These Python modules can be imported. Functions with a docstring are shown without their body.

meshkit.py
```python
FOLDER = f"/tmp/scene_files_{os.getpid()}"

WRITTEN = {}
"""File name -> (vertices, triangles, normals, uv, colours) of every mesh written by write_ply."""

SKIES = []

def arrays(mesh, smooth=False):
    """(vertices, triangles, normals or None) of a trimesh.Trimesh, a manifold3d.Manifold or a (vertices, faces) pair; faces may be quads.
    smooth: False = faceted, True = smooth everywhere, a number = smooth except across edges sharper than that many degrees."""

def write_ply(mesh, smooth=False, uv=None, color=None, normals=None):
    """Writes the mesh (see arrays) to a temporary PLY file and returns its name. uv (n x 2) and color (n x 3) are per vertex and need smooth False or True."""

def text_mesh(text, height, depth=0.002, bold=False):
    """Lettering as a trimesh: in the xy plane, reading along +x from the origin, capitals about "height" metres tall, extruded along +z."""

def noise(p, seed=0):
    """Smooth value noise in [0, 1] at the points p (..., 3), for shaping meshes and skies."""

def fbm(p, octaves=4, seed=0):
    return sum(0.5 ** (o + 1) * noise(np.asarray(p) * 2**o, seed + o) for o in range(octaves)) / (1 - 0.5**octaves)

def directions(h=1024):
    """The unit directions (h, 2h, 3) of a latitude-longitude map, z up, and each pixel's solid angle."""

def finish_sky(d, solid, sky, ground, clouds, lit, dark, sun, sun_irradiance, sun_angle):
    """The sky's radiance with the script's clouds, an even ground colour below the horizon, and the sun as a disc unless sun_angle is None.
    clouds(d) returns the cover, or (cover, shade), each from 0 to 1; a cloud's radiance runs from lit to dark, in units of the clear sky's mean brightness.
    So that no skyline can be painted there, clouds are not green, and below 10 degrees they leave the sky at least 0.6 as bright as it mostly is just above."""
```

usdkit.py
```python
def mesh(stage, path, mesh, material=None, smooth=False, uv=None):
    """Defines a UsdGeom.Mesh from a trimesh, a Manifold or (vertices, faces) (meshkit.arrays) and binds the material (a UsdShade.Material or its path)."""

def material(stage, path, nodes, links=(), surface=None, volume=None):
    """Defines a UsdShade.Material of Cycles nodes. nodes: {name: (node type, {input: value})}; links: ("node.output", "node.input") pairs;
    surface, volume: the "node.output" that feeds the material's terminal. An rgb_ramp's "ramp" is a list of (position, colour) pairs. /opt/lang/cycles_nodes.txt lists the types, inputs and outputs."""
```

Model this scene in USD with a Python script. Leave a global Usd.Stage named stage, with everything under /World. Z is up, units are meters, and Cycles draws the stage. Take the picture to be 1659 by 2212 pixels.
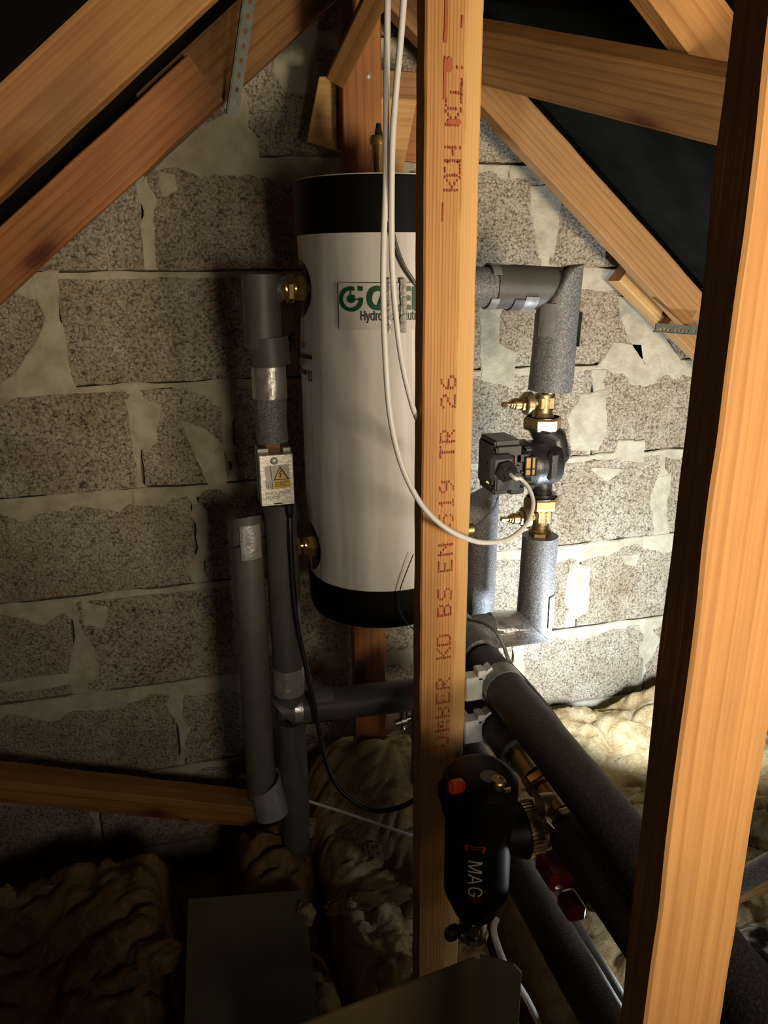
import math, random
import numpy as np, trimesh, manifold3d as m3, shapely
from shapely import affinity
from shapely.geometry import Polygon, Point, box as sbox
import usdkit, meshkit
from pxr import Usd, UsdGeom, UsdLux, Gf, Sdf, UsdShade

stage = Usd.Stage.CreateInMemory()
UsdGeom.SetStageUpAxis(stage, 'Z'); UsdGeom.SetStageMetersPerUnit(stage, 1.0)
world = UsdGeom.Xform.Define(stage, '/World'); stage.SetDefaultPrim(world.GetPrim())
UsdGeom.Scope.Define(stage, '/World/Looks')
RNG = np.random.default_rng(7)

# ------------------------------------------------------------------ camera
# world: X along the gable wall, Y into the wall (block faces at Y = 0), Z up, ceiling below at Z = 0
W, H, FPX = 1659, 2212, 1660.0
PITCH, YAW, ROLL = math.radians(17.5), math.radians(15), math.radians(-0.42)
CAM = np.array([0, -1.67, 1.45])
_fh = np.array([math.sin(YAW), math.cos(YAW), 0]); _up = np.array([0, 0, 1.0]); _r0 = np.cross(_fh, _up)
FW = _fh * math.cos(PITCH) - _up * math.sin(PITCH); _u0 = np.cross(_r0, FW)
RT = _r0 * math.cos(ROLL) + _u0 * math.sin(ROLL); UP = _u0 * math.cos(ROLL) - _r0 * math.sin(ROLL)
cam = UsdGeom.Camera.Define(stage, '/World/camera')
cam.CreateHorizontalApertureAttr(36.0); cam.CreateVerticalApertureAttr(36.0 * H / W)
cam.CreateFocalLengthAttr(36.0 * FPX / W); cam.CreateClippingRangeAttr(Gf.Vec2f(0.02, 100))
cam.CreateExposureAttr(0.0)
_m = Gf.Matrix4d(*RT, 0, *UP, 0, *(-FW), 0, *CAM, 1)
UsdGeom.Xformable(cam).AddTransformOp().Set(_m)

# ------------------------------------------------------------------ lights: unseen warm and cold lamps, and an added fill lamp
def lamp(name, pos, radius, inten, color, aim=None, cone=None, soft=0.0):
    l = UsdLux.SphereLight.Define(stage, '/World/' + name)
    l.CreateRadiusAttr(radius); l.CreateIntensityAttr(inten); l.CreateColorAttr(Gf.Vec3f(*color)); l.CreateNormalizeAttr(True)
    if aim is None:
        l.AddTranslateOp().Set(Gf.Vec3d(*pos))
    else:
        z = np.array(pos, float) - np.array(aim, float); z /= np.linalg.norm(z)
        x = np.cross([0, 0, 1.0], z); x /= np.linalg.norm(x); y = np.cross(z, x)
        l.AddTransformOp().Set(Gf.Matrix4d(*x, 0, *y, 0, *z, 0, *pos, 1))
        s = UsdLux.ShapingAPI.Apply(l.GetPrim()); s.CreateShapingConeAngleAttr(cone); s.CreateShapingConeSoftnessAttr(soft)
WARM = (1.0, 0.83, 0.61)
lamp('unseen_warm_lamp', (0.45, -2.38, 1.27), 0.20, 25.0, WARM, aim=(0.66, 0.0, 1.92), cone=55, soft=1.0)  # out of view behind the camera, placed to light timbers, tank and wall
lamp('unseen_warm_lamp_low', (0.95, -1.94, 1.02), 0.16, 33.0, WARM, aim=(1.05, 0.0, 1.66), cone=46, soft=1.0)  # out of view low on the right, aimed up at rafters and posts
lamp('added_fill_lamp', (-0.55, -2.75, 0.10), 0.10, 1.1, WARM)          # added fill, low behind the camera, lifts the left-facing sides
lamp('unseen_cold_lamp', (0.875, -0.55, 0.58), 0.03, 14.0, (0.82, 0.92, 1.0), aim=(1.36, 0.15, 0.93), cone=72, soft=0.25)  # unseen behind the near post, placed to light the right wall and quilt
lamp('unseen_cold_lamp_back', (0.74, -0.84, 0.40), 0.02, 0.42, (0.85, 0.93, 1.0))  # unseen behind the pipes, placed to light the hose and wool nearby

# ------------------------------------------------------------------ pixel rays
def ray(u, v): return FW + RT * (u - W / 2) / FPX - UP * (v - H / 2) / FPX
def at(u, v, Y=None, Z=None, X=None):
    d = ray(u, v)
    t = (Y - CAM[1]) / d[1] if Y is not None else (Z - CAM[2]) / d[2] if Z is not None else (X - CAM[0]) / d[0]
    return CAM + d * t
def at_plane(u, v, p0, n):
    d = ray(u, v); return CAM + d * (np.dot(np.array(p0) - CAM, n) / np.dot(d, n))

# ------------------------------------------------------------------ prims
_used = {}
def _path(parent, name):
    base = (str(parent.GetPath()) if parent else '/World') + '/'
    k = _used.get(base + name, -1) + 1; _used[base + name] = k
    return base + (name if k == 0 else f'{name}_{k:03d}')
FRAMES = {}
def _tag(p, label=None, cat=None, group=None, kind=None):
    for k, v in (('label', label), ('category', cat), ('group', group), ('kind', kind)):
        if v: p.SetCustomDataByKey(k, v)
def _place(x, M):
    M = np.asarray(M, float)
    UsdGeom.Xformable(x).AddTransformOp().Set(Gf.Matrix4d(*M.T.ravel().tolist()))
def base_at(p): M = np.eye(4); M[:3, 3] = p; return M
def thing(name, label, cat, base=(0, 0, 0), M=None, group=None, kind=None):
    x = UsdGeom.Xform.Define(stage, _path(None, name)); M = base_at(base) if M is None else M
    _place(x, M); p = x.GetPrim(); _tag(p, label, cat, group, kind); FRAMES[str(p.GetPath())] = M
    return p
def _arr(mesh):
    v, f, _ = meshkit.arrays(mesh); return v, f
def part(parent, name, mesh, mat, smooth=30, label=None, kind=None, local=False):
    """mesh in world coordinates unless local; becomes a child of parent, whose frame it takes"""
    M = FRAMES[str(parent.GetPath())]
    v, f = _arr(mesh)
    if not local: v = (v - M[:3, 3]) @ np.linalg.inv(M[:3, :3]).T
    p = _path(parent, name)
    g = usdkit.mesh(stage, p, (v, f), mat, smooth).GetPrim(); _tag(g, label, kind=kind); FRAMES[p] = M
    return g
def solo(name, label, cat, mesh, mat, smooth=30, base=None, M=None, group=None, kind=None, local=False):
    v, f = _arr(mesh)
    if M is None: M = base_at(base if base is not None else (*(v[:, :2].mean(0)), v[:, 2].min()))
    if not local: v = (v - M[:3, 3]) @ np.linalg.inv(M[:3, :3]).T
    p = _path(None, name)
    m = usdkit.mesh(stage, p, (v, f), mat, smooth); _place(m, M); FRAMES[p] = M
    _tag(m.GetPrim(), label, cat, group, kind); return m.GetPrim()

# ------------------------------------------------------------------ mesh makers
def cat(*ms): return trimesh.util.concatenate([m if isinstance(m, trimesh.Trimesh) else trimesh.Trimesh(*_arr(m), process=False) for m in ms])
def unit(a): a = np.asarray(a, float); return a / np.linalg.norm(a)
def frame(ax):
    ax = unit(ax); h = np.array([0, 0, 1.0]) if abs(ax[2]) < 0.9 else np.array([1.0, 0, 0])
    a = unit(np.cross(h, ax)); return a, np.cross(ax, a), ax
def lathe(profile, origin, axis, n=40, phase=0.0):
    """profile: (t along axis, radius) pairs"""
    a, b, c = frame(axis); pr = np.array(profile, float); k = len(pr)
    ang = np.arange(n) * 2 * np.pi / n + phase
    v = np.asarray(origin) + pr[:, None, 0, None] * c + np.maximum(pr[:, None, 1, None], 1e-5) * (np.cos(ang)[None, :, None] * a + np.sin(ang)[None, :, None] * b)
    i, j = np.meshgrid(np.arange(k - 1), np.arange(n), indexing='ij'); j2 = (j + 1) % n
    q = np.stack([i * n + j, i * n + j2, (i + 1) * n + j2, (i + 1) * n + j], -1).reshape(-1, 4)
    v = v.reshape(-1, 3); nv = len(v)
    v = np.vstack([v, np.asarray(origin) + pr[0, 0] * c, np.asarray(origin) + pr[-1, 0] * c])
    jj = np.arange(n); j3 = (jj + 1) % n
    f = np.vstack([q[:, [0, 1, 2]], q[:, [0, 2, 3]], np.stack([np.full(n, nv), j3, jj], 1), np.stack([np.full(n, nv + 1), (k - 1) * n + jj, (k - 1) * n + j3], 1)])
    return trimesh.Trimesh(v, f, process=False)
def hexnut(origin, axis, t0, t1, r, phase=0.0):
    c = 0.12 * r
    return lathe([(t0, r * 0.8), (t0, r * 0.93), (t0 + c, r), (t1 - c, r), (t1, r * 0.93), (t1, r * 0.8)], origin, axis, 6, phase)
def spline(pts, n=12):
    p = np.array(pts, float); p = np.vstack([2 * p[0] - p[1], p, 2 * p[-1] - p[-2]]); out = []
    for i in range(1, len(p) - 2):
        t = np.linspace(0, 1, n, endpoint=False)[:, None]
        a, b, c, d = p[i - 1:i + 3]
        out.append(0.5 * (2 * b + (c - a) * t + (2 * a - 5 * b + 4 * c - d) * t ** 2 + (3 * b - a - 3 * c + d) * t ** 3))
    return np.vstack(out + [p[-2:-1]])
def tube(path, r, n=14):
    p = np.array(path, float); t = np.gradient(p, axis=0); t /= np.linalg.norm(t, axis=1)[:, None]
    a = frame(t[0])[0]; rr = np.broadcast_to(r, (len(p),)); rings = []
    ang = np.arange(n) * 2 * np.pi / n
    for i in range(len(p)):
        a = unit(a - t[i] * np.dot(a, t[i])); b = np.cross(t[i], a)
        rings.append(p[i] + rr[i] * (np.cos(ang)[:, None] * a + np.sin(ang)[:, None] * b))
    v = np.vstack(rings + [p[:1], p[-1:]]); k = len(p)
    i, j = np.meshgrid(np.arange(k - 1), np.arange(n), indexing='ij'); j2 = (j + 1) % n
    q = np.stack([i * n + j, i * n + j2, (i + 1) * n + j2, (i + 1) * n + j], -1).reshape(-1, 4); jj = np.arange(n); j3 = (jj + 1) % n
    f = np.vstack([q[:, [0, 1, 2]], q[:, [0, 2, 3]], np.stack([np.full(n, k * n), j3, jj], 1), np.stack([np.full(n, k * n + 1), (k - 1) * n + jj, (k - 1) * n + j3], 1)])
    return trimesh.Trimesh(v, f, process=False)
def lag(A, B, R, nA=None, nB=None, bore=0.45, n=40, rough=0.0006, seed=0, steps=None, R2=None):
    """a foam sleeve from A to B; its ends cut by planes with normals nA, nB (mitres); open bore at the ends"""
    A, B = np.array(A, float), np.array(B, float); ax = unit(B - A); a, b, _ = frame(ax)
    nA = ax if nA is None else unit(nA); nB = ax if nB is None else unit(nB); L = np.linalg.norm(B - A)
    steps = steps or max(4, int(L / 0.02)); ang = np.arange(n) * 2 * np.pi / n; R2 = R if R2 is None else R2
    dirs = np.cos(ang)[:, None] * a + np.sin(ang)[:, None] * b
    def ring(P, nrm, r): o = r * dirs; return P + o - ax * (o @ nrm / np.dot(ax, nrm))[:, None]
    oa, ob = ring(A, nA, R), ring(B, nB, R2); ia, ib = ring(A, nA, R * bore), ring(B, nB, R2 * bore)
    ts = np.linspace(0, 1, steps + 1)
    rings = [ia] + [oa * (1 - t) + ob * t for t in ts] + [ib]
    v = np.array(rings)
    cen = np.array([A] + [A * (1 - t) + B * t for t in ts] + [B])
    rad = v - cen[:, None]; rad -= (rad @ ax)[..., None] * ax
    nz = meshkit.fbm(v * 90 + seed * 13.7, 3) - 0.5; nz2 = meshkit.fbm(v * 14 + seed * 7.1, 2) - 0.5
    k = len(rings); amt = np.ones(k); amt[0] = amt[-1] = 0
    v = v + unit_rows(rad) * ((nz * 2 * rough + nz2 * 0.003) * amt[:, None])[..., None]
    v[1] += ax * (nz[1] * 0.003)[:, None]; v[-2] += ax * (nz[-2] * 0.003)[:, None]
    # inner bore going in a little way, so that ends read as foam rings
    deep = min(0.012, L * 0.3)
    v = np.concatenate([(ia + ax * deep)[None], v, (ib - ax * deep)[None]]); k += 2
    i, j = np.meshgrid(np.arange(k - 1), np.arange(n), indexing='ij'); j2 = (j + 1) % n
    q = np.stack([i * n + j, i * n + j2, (i + 1) * n + j2, (i + 1) * n + j], -1).reshape(-1, 4)
    return trimesh.Trimesh(v.reshape(-1, 3), np.vstack([q[:, [0, 1, 2]], q[:, [0, 2, 3]]]), process=False)
def unit_rows(a): return a / np.maximum(np.linalg.norm(a, axis=-1, keepdims=True), 1e-12)
def band(A, B, R, t0, t1, lift=0.0012, a0=0.0, a1=360.0, n=40, seed=0, slant=0.0):
    """adhesive tape round (part of) a sleeve A-B, from distance t0 to t1 along it"""
    A, B = np.array(A, float), np.array(B, float); a, b, c = frame(B - A); full = a1 - a0 >= 360
    k = max(6, int(n * (a1 - a0) / 360)); ang = np.radians(np.linspace(a0, a1, k + 1))
    rows = []
    ts = np.linspace(t0, t1, 7)
    for s, (rl) in ((1, lift), ):
        for i, t in enumerate(ts):
            P = A + c * t + (slant * np.sin(ang))[:, None] * c
            dirs = np.cos(ang)[:, None] * a + np.sin(ang)[:, None] * b
            w = (meshkit.fbm((P + dirs * R) * 60 + seed * 5.3, 2) - 0.5) * 0.0022
            rows.append(P + dirs * (R + rl + w)[:, None])
    edge0 = A + c * t0 + (slant * np.sin(ang))[:, None] * c + (np.cos(ang)[:, None] * a + np.sin(ang)[:, None] * b) * (R - 0.002)
    edge1 = A + c * t1 + (slant * np.sin(ang))[:, None] * c + (np.cos(ang)[:, None] * a + np.sin(ang)[:, None] * b) * (R - 0.002)
    v = np.array([edge0] + rows + [edge1]); r_, m_ = v.shape[:2]
    i, j = np.meshgrid(np.arange(r_ - 1), np.arange(m_ - 1), indexing='ij')
    q = np.stack([i * m_ + j, i * m_ + j + 1, (i + 1) * m_ + j + 1, (i + 1) * m_ + j], -1).reshape(-1, 4)
    return trimesh.Trimesh(v.reshape(-1, 3), np.vstack([q[:, [0, 1, 2]], q[:, [0, 2, 3]]]), process=False)
def bbox(lo, hi, b=0.002):
    lo, hi = np.array(lo, float), np.array(hi, float); b = min(b, (hi - lo).min() * 0.45); pts = []
    for sx in (0, 1):
        for sy in (0, 1):
            for sz in (0, 1):
                p = np.where([sx, sy, sz], hi, lo); d = np.where([sx, sy, sz], -b, b)
                for k in range(3):
                    q = p + d; q[k] = p[k]; pts.append(q)
    return m3.Manifold.hull_points(np.array(pts))
def hull(pts): return m3.Manifold.hull_points(np.array(pts, float))
def ball(p, r, n=20): return m3.Manifold.sphere(r, n).translate(list(map(float, p)))
def capsule(p, r, q, s): return m3.Manifold.batch_hull([ball(p, r), ball(q, s)])
def cyl(p, q, r, n=32):
    return lathe([(0, r), (np.linalg.norm(np.array(q) - p), r)], p, np.array(q, float) - p, n)
def man(mesh):
    v, f = _arr(mesh); t = trimesh.Trimesh(v, f, process=True); return m3.Manifold(m3.Mesh(np.array(t.vertices, np.float32), np.array(t.faces, np.uint32)))
def extrude(poly, depth, M):
    """a shapely polygon in the local xy plane, extruded along local z, placed by the 4x4 M"""
    gs = [g for g in getattr(poly, 'geoms', [poly]) if g.area > 1e-12]
    t = trimesh.util.concatenate([trimesh.creation.extrude_polygon(g, depth, engine='earcut') for g in gs]); t.apply_transform(M); return t
def basis(origin, x, y):
    x = unit(x); y = np.asarray(y, float); y = unit(y - x * np.dot(x, y)); z = np.cross(x, y)
    M = np.eye(4); M[:3, 0], M[:3, 1], M[:3, 2], M[:3, 3] = x, y, z, origin; return M
def wrap(mesh, centre, R, theta0, z0, lift, sgn=1, step=0.006):
    """bend a flat mesh (x along, y up, z out) round an upright cylinder; theta0 is the angle of its x = 0"""
    v, f = _arr(mesh); v, f = trimesh.remesh.subdivide_to_size(v, f, step)
    th = theta0 + v[:, 0] / R * sgn; r = R + lift + v[:, 2]
    return trimesh.Trimesh(np.stack([centre[0] + r * np.cos(th), centre[1] + r * np.sin(th), z0 + v[:, 1]], 1), f, process=False)
def text(s, h, depth=0.0004, bold=False, sx=1.0):
    t = meshkit.text_mesh(s, h, depth, bold); t.apply_scale([sx, 1, 1]); return t

# ------------------------------------------------------------------ materials
def mk(name, nodes, links, surface='p.BSDF'): return usdkit.material(stage, '/World/Looks/' + name, nodes, links, surface=surface)
def plain(name, c1, c2=None, rough=0.5, metal=0.0, scale=30, bump=0.0, bscale=200, bdist=0.001, spec=0.5, extra=None, stretch=(1, 1, 1), lo=0.35, hi=0.65):
    c2 = c2 or tuple(x * 0.8 for x in c1)
    nodes = {'tc': ('texture_coordinate', {}), 'mp': ('mapping', {'scale': stretch}), 'n': ('noise_texture', {'scale': scale, 'detail': 4, 'roughness': 0.6}),
             'r': ('rgb_ramp', {'ramp': [(lo, c1), (hi, c2)]}), 'p': ('principled_bsdf', {'roughness': rough, 'metallic': metal, 'specular_ior_level': spec, **(extra or {})})}
    links = [('tc.object', 'mp.vector'), ('mp.vector', 'n.vector'), ('n.fac', 'r.fac'), ('r.color', 'p.base_color')]
    if bump:
        nodes |= {'bn': ('noise_texture', {'scale': bscale, 'detail': 3, 'roughness': 0.6}), 'b': ('bump', {'strength': bump, 'distance': bdist})}
        links += [('mp.vector', 'bn.vector'), ('bn.fac', 'b.height'), ('b.normal', 'p.normal')]
    return mk(name, nodes, links)
def wood(name, light, dark, off=(0, 0, 0), rings=55, pith=(0, 0.05, 0.03), knots=1.0, blotch=0.75, rough=0.62):
    tone = {'wood_rafter': 0.86, 'wood_red': 0.78, 'wood_brown': 0.80, 'wood_pale': 0.70, 'wood_near': 0.95}.get(name, 1.0)
    light, dark = [tuple(np.array(c) * (1.0, 0.90, 0.74) * tone) for c in (light, dark)]
    nodes = {
        'tc': ('texture_coordinate', {}), 'oi': ('object_info', {}),
        'mo': ('mapping', {'location': off}),
        'mr': ('mapping', {'scale': (0.10, 1, 1), 'location': pith}),
        'w': ('wave_texture', {'wave_type': 'rings', 'rings_direction': 'x', 'profile': 'saw', 'scale': rings, 'distortion': 2.2, 'detail': 3, 'detail_scale': 0.35, 'detail_roughness': 0.55}),
        'wr': ('rgb_ramp', {'ramp': [(0.0, light), (0.55, tuple(0.92 * a + 0.08 * b for a, b in zip(light, dark))), (0.93, dark), (1.0, light)]}),
        'mb': ('mapping', {'scale': (1.0, 3.0, 3.0)}),
        'nb': ('noise_texture', {'scale': 5, 'detail': 3, 'roughness': 0.55}),
        'rb': ('rgb_ramp', {'ramp': [(0.25, (blotch,) * 3), (0.7, (1.08, 1.05, 1.0))]}),
        'mf': ('mapping', {'scale': (5, 260, 260)}),
        'nf': ('noise_texture', {'scale': 1.0, 'detail': 3}),
        'rf': ('rgb_ramp', {'ramp': [(0.3, (0.84, 0.82, 0.8)), (0.62, (1.05, 1.05, 1.05))]}),
        'mk': ('mapping', {'scale': (3.1, 8.5, 8.5)}),
        'vk': ('voronoi_texture', {'scale': 1.0, 'randomness': 1.0}),
        'rk': ('rgb_ramp', {'ramp': [(0.0, (0.18, 0.09, 0.05)), (0.07 * knots, (0.35, 0.2, 0.12)), (0.12 * knots, (0.75, 0.62, 0.5)), (0.2 * knots, (1, 1, 1))]}),
        'm1': ('mix_color', {'blend_type': 'multiply', 'fac': 1.0}), 'm2': ('mix_color', {'blend_type': 'multiply', 'fac': 1.0}), 'm3': ('mix_color', {'blend_type': 'multiply', 'fac': 1.0 if knots else 0.0}),
        'hb': ('math', {'math_type': 'multiply_add', 'value2': -0.5}),
        'b': ('bump', {'strength': 0.35, 'distance': 0.0012}),
        'p': ('principled_bsdf', {'roughness': rough, 'specular_ior_level': 0.25})}
    links = [('tc.object', 'mo.vector'), ('mo.vector', 'mr.vector'), ('mr.vector', 'w.vector'), ('w.fac', 'wr.fac'), ('mo.vector', 'mb.vector'), ('mb.vector', 'nb.vector'), ('nb.fac', 'rb.fac'),
             ('mo.vector', 'mf.vector'), ('mf.vector', 'nf.vector'), ('nf.fac', 'rf.fac'), ('mo.vector', 'mk.vector'), ('mk.vector', 'vk.vector'), ('vk.distance', 'rk.fac'),
             ('wr.color', 'm1.a'), ('rb.color', 'm1.b'), ('m1.result', 'm2.a'), ('rf.color', 'm2.b'), ('m2.result', 'm3.a'), ('rk.color', 'm3.b'), ('m3.result', 'p.base_color'),
             ('w.fac', 'hb.value1'), ('nf.fac', 'hb.value3'), ('hb.value', 'b.height'), ('b.normal', 'p.normal')]
    return mk(name, nodes, links)
LW, DW = (0.52, 0.285, 0.115), (0.33, 0.145, 0.045)
MAT = {
    'wood_post': wood('wood_post', (0.58, 0.335, 0.145), (0.41, 0.20, 0.07), (0.3, 0, 0), 70, (0.0, 0.05, 0.012), knots=0.0, blotch=0.86),
    'wood_near': wood('wood_near', (0.60, 0.345, 0.15), (0.52, 0.28, 0.11), (2.1, 0.01, 0), 28, (0, 0.02, 0.05), knots=0.9, blotch=0.88),
    'wood_rafter': wood('wood_rafter', (0.50, 0.285, 0.12), (0.43, 0.225, 0.085), (5.3, 0.02, 0.01), 14, (0, 0.06, 0.04), knots=1.3, blotch=0.62),
    'wood_red': wood('wood_red', (0.45, 0.215, 0.09), (0.37, 0.155, 0.055), (1.7, 0.04, 0.0), 20, (0, 0.04, 0.03), knots=1.1, blotch=0.62),
    'wood_pale': wood('wood_pale', (0.45, 0.275, 0.14), (0.37, 0.21, 0.095), (8.9, 0.03, 0.02), 26, (0, 0.07, 0.02), knots=0.8, blotch=0.85),
    'wood_brown': wood('wood_brown', (0.33, 0.185, 0.075), (0.25, 0.125, 0.045), (4.1, 0.02, 0.03), 16, (0, 0.08, 0.05), knots=1.1, blotch=0.75),
    'plywood': wood('plywood', (0.46, 0.31, 0.15), (0.38, 0.24, 0.11), (3.3, 0, 0), 9, (0, 0.3, 0.2), knots=0.0, blotch=0.8),
}
def sapwood(name, y0, y1, pale):
    m = '/World/Looks/' + name; S = lambda n: UsdShade.Shader.Get(stage, m + '/' + n)
    def node(n, kind, **kw):
        h = UsdShade.Shader.Define(stage, f'{m}/{n}'); h.CreateIdAttr('cycles_' + kind)
        for k, v in kw.items():
            if isinstance(v, str): h.CreateInput(k, Sdf.ValueTypeNames.Token).Set(v)
            elif isinstance(v, bool): h.CreateInput(k, Sdf.ValueTypeNames.Bool).Set(v)
            elif np.ndim(v) == 0: h.CreateInput(k, Sdf.ValueTypeNames.Float).Set(float(v))
            else: h.CreateInput(k, Sdf.ValueTypeNames.Float3).Set(Gf.Vec3f(*v))
        return h
    def link(a, o, b, i): b.CreateInput(i, Sdf.ValueTypeNames.Token).ConnectToSource(a.CreateOutput(o, Sdf.ValueTypeNames.Token))
    sx = node('sep', 'separate_xyz'); nz = node('nz', 'noise_texture', scale=1.0, detail=2.0); mp = node('mpz', 'mapping', scale=(7.0, 30.0, 30.0)); ad = node('adz', 'math', math_type='multiply_add', value2=0.030)
    mr = node('mrz', 'map_range', range_type='smoothstep', from_min=y0, from_max=y1, to_min=0.0, to_max=0.75); mx = node('mxz', 'mix_color', blend_type='mix', b=pale)
    link(S('tc'), 'object', sx, 'vector'); link(S('tc'), 'object', mp, 'vector'); link(mp, 'vector', nz, 'vector'); link(nz, 'fac', ad, 'value1'); link(sx, 'y', ad, 'value3'); link(ad, 'value', mr, 'value'); link(mr, 'result', mx, 'fac')
    link(S('m3'), 'result', mx, 'a'); link(mx, 'result', S('p'), 'base_color')
sapwood('wood_post', 0.064, 0.070, (0.66, 0.40, 0.155))
def block_mat():
    nodes = {
        'tc': ('texture_coordinate', {}),
        'v': ('voronoi_texture', {'scale': 150, 'randomness': 1.0}), 'n': ('noise_texture', {'scale': 235, 'detail': 5, 'roughness': 0.72, 'distortion': 0.4}),
        'h': ('math', {'math_type': 'multiply_add', 'value2': -0.26}), 'nl2': ('noise_texture', {'scale': 38, 'detail': 3}), 'h3': ('math', {'math_type': 'multiply_add', 'value2': 0.22}),
        'r': ('rgb_ramp', {'ramp': [(0.28, (0.085, 0.07, 0.05)), (0.39, (0.24, 0.205, 0.155)), (0.48, (0.42, 0.37, 0.295)), (0.60, (0.55, 0.495, 0.405)), (0.75, (0.70, 0.64, 0.54))]}),
        'h2': ('math', {'math_type': 'add', 'value2': 0.015}),
        'nl': ('noise_texture', {'scale': 7, 'detail': 3}), 'rl': ('rgb_ramp', {'ramp': [(0.3, (0.74, 0.66, 0.55)), (0.62, (1.05, 1.03, 1.02))]}),
        'm': ('mix_color', {'blend_type': 'multiply', 'fac': 0.9}),
        'b': ('bump', {'strength': 1.0, 'distance': 0.006}), 'p': ('principled_bsdf', {'roughness': 0.95, 'specular_ior_level': 0.1})}
    links = [('tc.object', 'v.vector'), ('tc.object', 'n.vector'), ('tc.object', 'nl2.vector'), ('v.distance', 'h.value1'), ('n.fac', 'h.value3'), ('nl2.fac', 'h3.value1'), ('h.value', 'h3.value3'),
             ('h3.value', 'h2.value1'), ('h2.value', 'r.fac'), ('tc.object', 'nl.vector'), ('nl.fac', 'rl.fac'), ('r.color', 'm.a'), ('rl.color', 'm.b'), ('m.result', 'p.base_color'), ('h3.value', 'b.height'), ('b.normal', 'p.normal')]
    return mk('concrete_block', nodes, links)
MAT['block'] = block_mat()
MAT['mortar'] = plain('mortar', (0.41, 0.375, 0.295), (0.28, 0.245, 0.175), 0.95, scale=22, lo=0.38, hi=0.72, bump=0.7, bscale=60, bdist=0.004, spec=0.1)
MAT['joint_void'] = plain('joint_void', (0.16, 0.14, 0.10), (0.11, 0.09, 0.06), 1.0, scale=40, bump=0.5, bscale=120, bdist=0.004, spec=0.05)
MAT['felt'] = plain('felt', (0.0045, 0.005, 0.004), (0.008, 0.009, 0.0075), 0.95, scale=12, bump=0.4, bscale=260, bdist=0.001, spec=0.03)
MAT['plasterboard'] = plain('plasterboard', (0.17, 0.14, 0.10), (0.11, 0.09, 0.06), 0.95, scale=9, spec=0.1)
def foam(name, c, sp):
    nodes = {'tc': ('texture_coordinate', {}), 'n': ('noise_texture', {'scale': 330, 'detail': 2, 'roughness': 0.7}), 'r': ('rgb_ramp', {'ramp': [(0.30, tuple(x * 0.5 for x in c)), (0.5, c), (0.70, tuple(x * sp for x in c))]}),
             'b': ('bump', {'strength': 0.6, 'distance': 0.0012}), 'p': ('principled_bsdf', {'roughness': 0.55, 'specular_ior_level': 0.45})}
    return mk(name, nodes, [('tc.object', 'n.vector'), ('n.fac', 'r.fac'), ('r.color', 'p.base_color'), ('n.fac', 'b.height'), ('b.normal', 'p.normal')])
MAT['foam'] = foam('foam', (0.115, 0.113, 0.116), 2.1)
MAT['foam_shaded'] = foam('foam_shaded', (0.020, 0.020, 0.022), 2.6)  # darkened copy of the grey foam: the pipes' shade is put into the colour
MAT['sleeve'] = plain('sleeve', (0.082, 0.078, 0.07), (0.066, 0.063, 0.057), 0.5, scale=20, bump=0.15, bscale=60, bdist=0.002, spec=0.4)
MAT['tape_silver'] = plain('tape_silver', (0.46, 0.45, 0.44), (0.36, 0.35, 0.34), 0.3, 0.6, scale=40, bump=0.5, bscale=35, bdist=0.004)
MAT['tape_gray'] = plain('tape_gray', (0.21, 0.21, 0.205), (0.17, 0.17, 0.165), 0.38, 0.15, scale=30, bump=0.3, bscale=40, bdist=0.003)
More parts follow.
